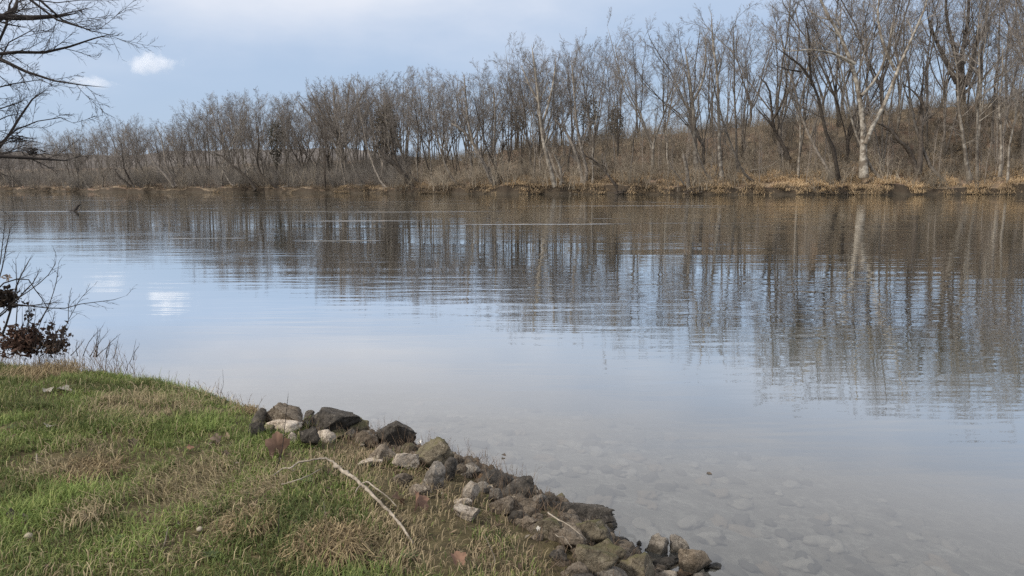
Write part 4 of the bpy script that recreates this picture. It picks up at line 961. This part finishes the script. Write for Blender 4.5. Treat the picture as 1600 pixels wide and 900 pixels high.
tussock(140, 735, 90, 800, 'flattened straw tussock on the left lawn by the white stub')
tussock(75, 580, 90, 800, 'wide straw heap at the foot of the bare bush')
tussock(385, 640, 34, 400, 'hanging dead grass tuft at the bank lip beside the black stone')

# ---------------------------------------------------------------- dead stems, weeds
def stems(name, n, area, hmin, hmax, m_, lean=.25, branch=0, r=.0016):
    x = rng.uniform(area[0], area[2], n * 8); y = rng.uniform(area[1], area[3], n * 8); s = inland(x, y); ok = (s > area[4]) & (s < area[5]); x, y = x[ok][:n], y[ok][:n]; n = len(x); z = ground(x, y)
    h_ = rng.uniform(hmin, hmax, n); d = rng.normal(0, lean, (n, 2)); P = np.zeros((n, 4, 3)); cur = np.stack([x, y, z - .01], 1); P[:, 0] = cur; dr = np.concatenate([d, np.ones((n, 1))], 1)
    for k in range(1, 4): cur = cur + dr / np.linalg.norm(dr, axis=1, keepdims=True) * (h_ / 3)[:, None]; P[:, k] = cur; dr = dr + rng.normal(0, .14, (n, 3))
    tb = Tubes(); R = np.repeat(np.linspace(r, r * .5, 4)[None], n, 0); tb.add(P, R, 3, True)
    if branch: L1, r1 = spawn(P, R, branch, .35, 32, .35, 3, .15, .2, .7, r * .5); tb.add(L1, r1, 3, True)
    link(name, tb.mesh(name, m_), kind='stuff')
stems('edge_weeds', 420, (-5.2, 4.5, -2.1, 7.6, .02, .30), .06, .22, M_WEED, .25, 4, .0022)
stems('edge_weeds', 190, (-5.2, 4.5, -3.3, 7.6, .0, .40), .15, .45, M_WEED, .2, 5, .0025)
stems('dead_stems', 520, (-1.6, 3.0, .5, 5.6, .45, 1.2), .05, .17, M_WEED, .4, 2, .0016)
stems('dead_stems', 90, (-1.0, 3.6, .1, 5.2, .25, .9), .10, .24, M_WEED, .35, 2, .0016)

stems('dead_stems', 420, (-1.5, 3.0, .7, 5.6, .12, .75), .04, .13, M_WEED, .5, 2, .0015)
# small dead leaves and crumbs worked into the turf
def litter(n):
    x = rng.uniform(-5, 1, n * 4); y = rng.uniform(2.2, 7, n * 4); ok = inland(x, y) > .12; x, y = x[ok][:n], y[ok][:n]; n = len(x); z = ground(x, y) + rng.uniform(.004, .03, n); C = np.stack([x, y, z], 1)
    a = rng.uniform(0, 6.28, n); u = np.stack([np.cos(a), np.sin(a), rng.normal(0, .3, n)], 1); v = np.stack([-np.sin(a), np.cos(a), rng.normal(0, .3, n)], 1); q = rng.gamma(3, .0024, (n, 1)) + .003; up_ = np.array([0, 0, 1]) * q * rng.uniform(-.2, .8, (n, 1))
    V = np.stack([C - u * q * 1.5, C - v * q * .6 + up_, C + u * q * 1.6, C + v * q * .7 + up_, C], 1).reshape(-1, 3); k = np.arange(n)[:, None] * 5
    T = np.concatenate([k + [[0, 1, 4]], k + [[1, 2, 4]], k + [[2, 3, 4]], k + [[3, 0, 4]]]); pick = rng.random((n, 1)); col = np.where(pick < .5, [[.10, .07, .05]], np.where(pick < .8, [[.24, .18, .12]], [[.27, .235, .19]])) * rng.uniform(.6, 1.2, (n, 1))
    link('leaf_litter', mesh_np('leaf_litter', V, None, T, M_LEAFT, False, np.repeat(col, 5, 0)), kind='stuff')
litter(1500)
# broadleaf weed rosettes
def rosette():
    V, Q, off = [], [], 0
    for k in range(9):
        a = k * .7 + random.uniform(-.2, .2); l_ = random.uniform(.025, .05); lift = random.uniform(.2, .7)
        for j, (f, wd) in enumerate(((.05, .1), (.35, .32), (.7, .36), (1, .05))):
            c = np.array([math.cos(a) * l_ * f, math.sin(a) * l_ * f, .004 + lift * l_ * (f - .6 * f * f)]); sd_ = np.array([-math.sin(a), math.cos(a), .25]) * wd * l_ * .5
            V += [c - sd_, c + sd_ * np.array([1, 1, -1])]
        Q += [(off + 2 * j, off + 2 * j + 1, off + 2 * j + 3, off + 2 * j + 2) for j in range(3)]; off += 8
    V = np.array(V); return mesh_np('leaf_rosette', V, Q, None, M_LEAFT, True, np.array([.065, .085, .035]) * rng.uniform(.8, 1.3, (len(V), 1)))
for x, y, lab in ((112, 605, 'broadleaf weed rosette beside the grey leaf on the upper lawn'), (130, 622, 'grey green broadleaf weed below the grey leaves on the upper lawn'), (390, 772, 'small broadleaf weed left of the fallen branch'), (482, 752, 'broadleaf weed under the arch of the fallen branch'),
                  (18, 668, 'broadleaf weed at the left end of the lawn'), (330, 868, 'broadleaf weed near the bottom of the lawn beside the seed stalk'), (640, 870, 'broadleaf weed below the tip of the fallen branch'), (180, 845, 'broadleaf weed between the two puffballs')):
    p = march(x, y, .012); o = link('broadleaf_weed', rosette(), None, p, label=lab, category='weed', group='broadleaf weeds in the lawn'); o.scale = (1, 1, 1)
def tube_thing(name, label, cat, px_lists, m_, offs, sides=7, branch=None, group=None, parts=None):
    """stick or stalk whose course follows photo points resting offs above the ground; each list is one piece"""
    tb = Tubes(); org = None
    for pts, r0, r1, of in px_lists:
        P = np.array([march(x, y, o_) for (x, y), o_ in zip(pts, of)])
        if org is None: org = P[0].copy()
        z = np.array([zcam(p) for p in P]); p, r = resample(P, np.linspace(r0, r1, len(P)) * z / FOC, 5 * len(P)); kn = 1 + .35 * (rng.random(len(r)) > .88); p = p + rng.normal(0, .0016, p.shape) * (r / .006)[:, None]; tb.add(p, r * kn, sides, False, .09)
    link(name, tb.mesh(name, m_, org), None, org, label=label, category=cat, group=group)
tube_thing('fallen_branch', 'bleached fallen branch with a thin curved end lying on the grass', 'branch', [
    ([(427, 743), (442, 732), (454, 731), (464, 724), (486, 719), (506, 716), (520, 722), (528, 730)], .9, 1.7, [.03, .05, .06, .07, .08, .09, .08, .07]),
    ([(522, 727), (544, 741), (564, 756), (582, 773), (605, 796), (622, 815), (634, 832), (646, 850)], 3.1, 1.7, [.07, .06, .06, .06, .05, .05, .045, .02]),
    ([(564, 757), (572, 753), (590, 765), (605, 776), (620, 792)], 1.4, .8, [.06, .09, .08, .07, .04]),
    ([(566, 756), (557, 766), (554, 776)], 1.2, .7, [.06, .06, .02])], M_STICK, None)
tube_thing('pale_twig', 'long pale twig lying across the lower boulders', 'twig', [
    ([(856, 801), (874, 813), (891, 822), (905, 834), (916, 843)], 1.3, .7, [.16, .20, .20, .18, .12]), ([(889, 820), (897, 828), (903, 839)], .8, .5, [.20, .18, .14])], M_STICK, None)
tube_thing('pale_twig', 'thin bent white twig in the dark gap at the grass edge', 'twig', [
    ([(868, 835), (873, 839), (881, 839), (887, 847), (894, 856)], .7, .5, [.12, .12, .12, .1, .08])], M_STICK, None)
tube_thing('pale_twig', 'thin straw coloured twig on the grass left of the fallen branch', 'twig', [
    ([(440, 757), (465, 750), (485, 742), (500, 733)], .9, .6, [.03, .05, .05, .05])], M_STICK, None)
# upright stalks given as world heights above their foot
def stalk(label, foot, tip, r, m_, name='dry_stalk', cat='stalk', bend=.02):
    f = march(*foot); zc_ = f[1]; t = at_y(tip[0], tip[1], zc_ + .03)
    P, R = resample([f - [0, 0, .02], (f * 2 + t) / 3 + [bend, 0, 0], (f + t * 2) / 3 + [bend * .5, 0, 0], t], [r, r * .9, r * .7, r * .4], 12); tb = Tubes(); tb.add(P, R, 5, True)
    link(name, tb.mesh(name, m_, f), None, f, label=label, category=cat)
stalk('tall thin dark stalk rising beside the curled brown leaf', (428, 742), (451, 610), .0028, M_TWIGD)
stalk('short dark stalk in the grass below the curled brown leaf', (424, 852), (436, 790), .0024, M_TWIGD)
stalk('white cut stub standing upright in the left lawn', (58, 726), (57, 708), .0065, M_STICK, 'plant_stub', 'stub', 0)
stalk('pale curved seed stalk with a tuft at its top in the lawn', (249, 859), (263, 822), .0035, M_STICK, bend=.012)
stalk('pale forked grass straw standing near the tan tussock', (500, 815), (505, 782), .002, M_STICK)
stalk('tan straw standing at the bottom right of the lawn', (770, 890), (757, 835), .0022, M_STICK)
stalk('dark weed stem with a bud standing on the bank lip', (201, 568), (213, 528), .003, M_TWIGD)
stalk('single thin weed stem poking above the lip before the black stone', (345, 612), (348, 575), .002, M_TWIGD)

# dead leaves: lobed, curled blade with a stalk
def leaf(px, py, size_px, col, label, rot=(0, 0, 0), off=.02, curl=1.0, pos=None, water=False):
    p = march(px, py, off) if pos is None else np.asarray(pos, float); r = size_px * zcam(p) / FOC / 2
    n = 60; a = np.linspace(0, 2 * math.pi, n, endpoint=False)
    lob = .62 + .30 * np.abs(np.cos(2.5 * (a - math.pi / 2))) ** 1.3 + .05 * np.sin(17 * a); lob = lob * np.where(np.abs(((a - 1.5 * math.pi + math.pi) % (2 * math.pi)) - math.pi) < .35, .55, 1)
    V = [np.zeros(3)]; 
    for f in (.35, .7, 1.0):
        for k in range(n):
            rr = f * (lob[k] if f == 1 else .5 * (lob[k] + .75) * 1.0)
            V.append(np.array([rr * math.cos(a[k]), rr * math.sin(a[k]), 0]))
    V = np.array(V); rd = np.hypot(V[:, 0], V[:, 1])
    V[:, 2] = curl * (.45 * rd ** 2 * (.5 + np.cos(2 * np.arctan2(V[:, 1], V[:, 0]) + px)) + .08 * np.sin(5 * V[:, 0] + px) * rd - .10 * np.exp(-np.abs(V[:, 0]) * 8) * rd); V[:, 0] *= 1 - .3 * min(abs(curl), 1) * rd ** 2 * .6
    T = [(0, 1 + k, 1 + (k + 1) % n) for k in range(n)]; Q = []
    for j in range(2):
        for k in range(n): Q.append((1 + j * n + k, 1 + (j + 1) * n + k, 1 + (j + 1) * n + (k + 1) % n, 1 + j * n + (k + 1) % n))
    c = np.array(col) * (1 + .3 * fbm(V[:, 0] * 3 + px, V[:, 1] * 3, 0, 3))[:, None]
    o = thing('dead_leaf', label, 'leaf', p, 'fallen dead leaves'); o.rotation_euler = rot
    link('blade', mesh_np('blade', V * r, Q, T, M_LEAFT, True, np.clip(c, .01, 1)), o)
    tb = Tubes(); P, R = resample(np.array([[0, -.1, .0], [0, -.6, .02], [.08, -1.05, .1]]) * r, np.array([.02, .022, .03]) * r + .0006, 7); tb.add(P, R, 5); link('stem', tb.mesh('stem', M_WEED), o)
BR, TAN, GR = (.185, .115, .082), (.34, .25, .16), (.33, .30, .26)
leaf(432, 697, 48, BR, 'large curled reddish brown leaf standing upright by the tall stalk', (1.25, .15, .5), .06, 1.3)
leaf(654, 783, 40, (.20, .12, .085), 'curled brown leaf caught in dry stems near the end of the fallen branch', (1.0, .4, .9), .05, 1.3)
leaf(716, 872, 32, (.21, .125, .085), 'flat brown leaf on the grass near the bottom', (.5, .1, .3), .05, .7)
leaf(622, 650 + 130, 30, (.2, .13, .09), 'dull brown leaf among stems beside the branch', (.9, -.3, 2.2), .03, 1.0)
leaf(100, 608, 26, GR, 'greyish tan leaf lying flat on the upper lawn', (.25, .1, 1.4), .03, .6)
leaf(75, 609, 20, GR, 'small grey leaf beside the greyish tan one on the upper lawn', (.2, .0, .4), .03, .6)
leaf(79, 665, 22, GR, 'narrow grey leaf on the straw above the white stub', (.2, .2, 2.0), .03, .7)
leaf(337, 687, 22, (.2, .15, .11), 'dark curled leaf on green grass left of the large brown leaf', (.6, .3, .7), .03, 1.2)
leaf(352, 710, 16, (.08, .06, .045), 'small black curled leaf with a pale stalk on the lawn', (.9, .2, .2), .03, 1.2)
leaf(298, 699, 14, (.24, .12, .085), 'small reddish leaf flat in the lawn', (.3, .1, .9), .03, .6)
leaf(21, 804, 24, (.10, .085, .065), 'dark leaf at the left side of the lawn', (.5, .0, .9), .03, 1.0)
leaf(208, 691, 18, (.10, .075, .055), 'dark crumpled leaf in straw at the middle of the lawn', (.8, .0, .3), .03, 1.2)
leaf(655, 689, 9, (.75, .72, .66), 'white dry leaf on a stalk before the large mossy boulder', (1.2, .0, .4), .13, .8)
leaf(841, 826, 9, (.75, .70, .6), 'tiny round pale leaf above the grass edge', (1.2, .0, .4), .06, .4)
leaf(1103, 738, 10, (.12, .10, .08), 'dark leaf floating on the shallows', (0.02, .0, .4), 0, .12, pos=at_z(1108, 739, .004))
leaf(785, 711, 9, (.09, .07, .055), 'small curled leaf floating beyond the rough dark boulder', (.1, .0, .8), 0, .8, pos=at_z(787, 711, .012))
# puffballs
for x, y, s, lab in ((44, 838, 13, 'small whitish puffball mushroom at the lower left of the lawn'), (312, 827, 10, 'tiny cream puffball mushroom in the middle lower lawn')):
    p = march(x, y, .02); v, t = ICO[3]; r = s * zcam(p) / FOC / 2; v = v * (1 + .06 * fbm(v[:, 0] * 3, v[:, 1] * 3, v[:, 2] * 3, 2))[:, None] * [1, 1, .85]; v[:, :2] *= (1 - .35 * smooth(-v[:, 2:3]))
    m_, t_, b_ = mat('puffball_skin'); n_ = noise_node(t_, 60, 4); t_.links.new(ramp(t_, n_.outputs['Fac'], [(.3, (.26, .22, .165)), (.7, (.44, .39, .31))]).outputs[0], b_.inputs['Base Color'])
    link('puffball', mesh_np('puffball', v * r, None, t, m_), None, p, label=lab, category='mushroom')

# ---------------------------------------------------------------- bare bush at the left edge of the near bank
BUSH_Y = 6.5
def bush():
    tb = Tubes(); Pn = []; Rn = []; base = np.array([-4.6, BUSH_Y, float(ground(-4.6, BUSH_Y))])
    def st(pts, r0, r1, dy=0.0):
        P = np.array([at_y(x, y, BUSH_Y + dy + .05 * k) for k, (x, y) in enumerate(pts)]); p, r = resample(P, np.linspace(r0, r1, len(P)) * .75, 8); tb.add(p, r, 6, True); Pn.append(p); Rn.append(r)
    Z = lambda a: [(x / 3.75, 360 + y / 3.75) for x, y in a]
    st(Z([(10, 620), (40, 540), (75, 420), (105, 300), (150, 215), (195, 130)]), .014, .004)
    st(Z([(-20, 520), (60, 450), (150, 350), (200, 300), (235, 210)]), .011, .004)
    st(Z([(-30, 360), (20, 310), (100, 285), (150, 278), (200, 340), (260, 420), (300, 515)]), .010, .004)
    st(Z([(70, 440), (190, 440), (260, 430), (370, 420)]), .009, .004)
    st(Z([(80, 432), (210, 446), (330, 458), (430, 448), (470, 432), (560, 420), (660, 408), (755, 378)]), .008, .003)
    st(Z([(-10, 500), (90, 410), (190, 340), (280, 265), (330, 180), (332, 145)]), .008, .003)
    st(Z([(215, 560), (270, 470), (330, 300), (345, 180)]), .006, .003)
    st(Z([(-20, 330), (10, 230), (40, 80), (58, 0), (62, -40)]), .008, .003)
    st(Z([(0, 200), (12, 100), (25, -10), (30, -60)]), .006, .003)
    st(Z([(370, 620), (390, 550), (420, 490), (480, 390), (560, 315)]), .005, .002)
    st(Z([(400, 520), (402, 440), (415, 345)]), .004, .002)
    st(Z([(90, 590), (100, 470), (95, 250), (92, 150)]), .007, .003)
    st(Z([(-10, 590), (70, 650), (150, 715)]), .010, .005)
    st(Z([(200, 690), (230, 560), (300, 420)]), .005, .002); st(Z([(340, 700), (370, 600), (385, 560)]), .006, .003)
    st(Z([(250, 680), (290, 590), (325, 470)]), .005, .002); st(Z([(160, 600), (170, 490), (165, 400)]), .008, .003)
    Pn_, Rn_ = np.array(Pn), np.array(Rn)
    L1, r1 = spawn(Pn_, Rn_, 8, .2, 32, .28, 4, .16, .12, .5, .0020); tb.add(L1, r1, 3, True)
    L2, r2 = spawn(L1, r1, 3, .2, 35, .45, 3, .16, .08, .7, .0016); tb.add(L2, r2, 3, True)
    # low twigs that run down along the lip
    for k in range(26):
        x0 = random.uniform(20, 215); y0 = 548 + x0 * .07; x1 = x0 + random.gauss(12, 14); h_ = random.uniform(30, 95) * (1 - x0 / 330)
        P = np.array([at_y(x0, y0, BUSH_Y), at_y((x0 * 2 + x1) / 3 + random.gauss(0, 3), y0 - h_ * .4, BUSH_Y + .03), at_y(x1, y0 - h_, BUSH_Y + .08)]); p, r_ = resample(P, [.0045, .003, .0015], 6); tb.add(p, r_, 4, True)
        a_, b_ = spawn(p[None], r_[None], 5, .3, 34, .35, 3, .15, .15, .6, .0014); tb.add(a_, b_, 3, True)
    o = thing('bare_bush', 'tangled leafless bush with dead leaf clumps at the left bank edge', 'bush', base); link('stems', tb.mesh('stems', M_TWIGD, base), o)
    def clump(px, py, wpx, hpx, n, c0, c1, label):
        c = at_y(px, py, BUSH_Y + .1); s = BUSH_Y / FOC; C = c + rng.normal(size=(n, 3)) * np.array([wpx, wpx, hpx]) * s * .25
        u = rng.normal(size=(n, 3)); u /= np.linalg.norm(u, axis=1, keepdims=True); v = np.cross(u, rng.normal(size=(n, 3))); v /= np.linalg.norm(v, axis=1, keepdims=True); q = rng.uniform(.009, .024, (n, 1)); nn = np.cross(u, v) * q * .5
        V = np.stack([C - u * q * 1.4, C + v * q * .8 + nn, C + u * q * 1.4, C - v * q * .8 + nn], 1).reshape(-1, 3); k = np.arange(n)[:, None] * 4
        col = np.array(c0) + rng.random((n, 1)) * (np.array(c1) - np.array(c0))
        l_ = link('dead_leaves', mesh_np('dead_leaves', V - base, None, np.concatenate([k + [[0, 1, 2]], k + [[0, 2, 3]]]), M_LEAFT, False, np.repeat(col, 4, 0)), o, label=label)
    clump(37, 532, 66, 44, 900, (.04, .024, .018), (.15, .085, .06), 'big reddish brown clump of dead leaves')
    clump(8, 466, 30, 28, 330, (.02, .014, .012), (.07, .05, .035), 'dark dead leaf ball')
    clump(86, 540, 34, 30, 220, (.04, .028, .022), (.13, .09, .065), 'loose dead leaves low in the bush')
    clump(46, 492, 14, 34, 16, (.03, .02, .018), (.08, .06, .045), 'small leaf knot on a twig')
    clump(78, 518, 12, 34, 16, (.04, .025, .02), (.1, .07, .05), 'small leaf knot on a low stem'); clump(100, 520, 14, 32, 14, (.04, .025, .02), (.1, .07, .05), 'small leaf knot on the outer stem')
    clump(12, 432, 10, 14, 14, (.25, .2, .17), (.4, .33, .28), 'pale dead leaves on an upper twig')
bush()

# ---------------------------------------------------------------- tree on the near bank whose branches hang into the picture
def near_tree():
    Y0 = 8.8; bx = -9.3; gz_ = float(ground(bx, Y0 - .4)); base = np.array([bx, Y0 - .4, gz_]); tr, cr = Tubes(), Tubes()
    T0, R0 = resample([base - [0, 0, .1], base + [.1, 0, 1.5], base + [.3, .1, 3.5], base + [.2, .2, 6], base + [.6, .2, 9]], [.36, .27, .24, .17, .05], 14); tr.add(T0, R0, 12, True, .04)
    bough, BR_ = [], []
    def br(pts, r0, r1, z0, dy=0.0, slope=.05):
        P = [np.array([bx + .2, Y0 - .35, z0])] + [at_y(x, y, Y0 + dy + slope * k) for k, (x, y) in enumerate(pts)]
        p, r = resample(P, np.concatenate([[r0 * 1.5], np.linspace(r0, r1, len(P) - 1)]), 16); tr.add(p, r, 7, True, .05); bough.append(p); BR_.append(r)
    br([(-40, 20), (0, 25), (22, 29), (38, 34), (55, 26), (73, 27), (95, 25), (114, 31), (126, 20)], .040, .014, 3.9)
    br([(-20, 36), (8, 26), (24, 14), (28, 3), (30, -12)], .036, .018, 4.1, .3)
    br([(-30, 90), (0, 81), (37, 82), (92, 79), (121, 68), (158, 57), (187, 50)], .026, .004, 3.4, .2)
    br([(-30, 80), (0, 92), (22, 103), (48, 115), (84, 126), (121, 132), (172, 137)], .026, .004, 3.4, -.2)
    br([(-20, 245), (0, 232), (15, 209), (33, 180), (48, 158), (60, 145), (79, 136)], .022, .005, 2.0, .4)
    br([(-10, 232), (10, 215), (33, 198), (60, 189), (110, 187), (128, 198)], .012, .003, 2.1, .5)
    br([(-20, 243), (0, 244), (37, 246), (62, 251), (78, 249), (95, 246), (108, 250), (116, 252)], .026, .006, 2.2, -.1)
    br([(-20, -60), (30, -30), (62, 0), (84, 22), (121, 42), (150, 50), (187, 57)], .020, .003, 5.0, .1)
    br([(0, -40), (48, 0), (75, 22), (112, 42), (150, 46), (185, 44)], .018, .003, 5.0, -.3)
    br([(-30, 60), (4, 62), (10, 40), (14, 10), (30, -20)], .022, .008, 3.6, .5)
    br([(-30, 115), (-5, 100), (20, 60), (45, 50), (70, 35)], .012, .003, 3.6, .6)
    br([(-40, 150), (0, 135), (40, 128), (80, 122)], .012, .003, 2.9, .7)
    br([(-40, 180), (0, 170), (30, 160), (52, 152)], .012, .003, 2.7, .9)
    br([(-40, 200), (-5, 190), (20, 178), (40, 175)], .010, .003, 2.5, .6)
    br([(-30, 5), (20, -10), (70, 5), (120, 0), (165, 2)], .012, .003, 4.6, .6)
    B_, RB = np.array(bough), np.array(BR_)
    L1, r1 = spawn(B_, RB, 15, .25, 36, .21, 6, .10, .07, .36, .0032, flat=.8); tr.add(L1, r1, 4, True)
    L2, r2 = spawn(L1, r1, 9, .12, 38, .46, 4, .12, .02, .65, .0026); cr.add(L2, r2, 3, True)
    L3, r3 = spawn(L2, r2, 5, .15, 40, .55, 3, .12, .02, .75, .0019); cr.add(L3, r3, 3, True)
    LT, rt = spawn(T0[None], R0[None], 14, .35, 55, .35, 7, .12, .1, .5, .01); LT = LT[LT[:, -1, 0] < bx - .2]; rt = rt[:len(LT)]
    if len(LT):
        tr.add(LT, rt, 5, True); a, b = spawn(LT, rt, 8, .2, 38, .35, 5, .12, .05, .5, .005); cr.add(a, b, 3, True); a2, b2 = spawn(a, b, 6, .2, 38, .4, 3, .12, .05, .6, .003); cr.add(a2, b2, 3, True)
    o = thing('overhanging_tree', 'dark tree on the near bank with bare branches hanging in at the top left', 'tree', base)
    link('trunk', tr.mesh('trunk', M_TWIGD, base), o); link('crown', cr.mesh('crown', M_TWIGD, base), o)
    for x, y in ((30, 216), (52, 238)):
        c = at_y(x, y, Y0 + .3); n = 40; q = Tubes(); P = np.zeros((n, 3, 3)); P[:, 0] = c + rng.normal(size=(n, 3)) * [.05, .05, .02]; d = rng.normal(size=(n, 3)) * [1, 1, .5] * .06; P[:, 1] = P[:, 0] + d; P[:, 2] = P[:, 1] + d * .7 + rng.normal(size=(n, 3)) * .02
        q.add(P, np.repeat([[.006, .004, .002]], n, 0), 3, True); link('twig_knot', q.mesh('twig_knot', M_TWIGD, base), o)
near_tree()
# where several of one kind stand by the same landmark, say which along the bank
same = {}
for o in COL.objects:
    if o.get('category') in ('tree', 'shrub', 'sapling') and o.get('group'): same.setdefault(o['label'], []).append(o)
ORD = ('first', 'second', 'third', 'fourth', 'fifth', 'sixth', 'seventh', 'eighth', 'ninth', 'tenth', 'eleventh', 'twelfth', 'thirteenth', 'fourteenth', 'fifteenth', 'sixteenth', 'seventeenth', 'eighteenth')
for lab, os_ in same.items():
    if len(os_) == 1: continue
    os_.sort(key=lambda o: o.location[0] / o.location[1])
    for k, o in enumerate(os_):
        o['label'] = lab + ', ' + (('upstream one', 'downstream one')[k] if len(os_) == 2 else ('upstream one', 'middle one', 'downstream one')[k] if len(os_) == 3 else ORD[min(k, 17)] + ' downstream')
print('trees', n_tree, 'tris', sum(len(m.loop_triangles) if m.loop_triangles else sum(len(p.vertices) - 2 for p in m.polygons) for m in bpy.data.meshes))
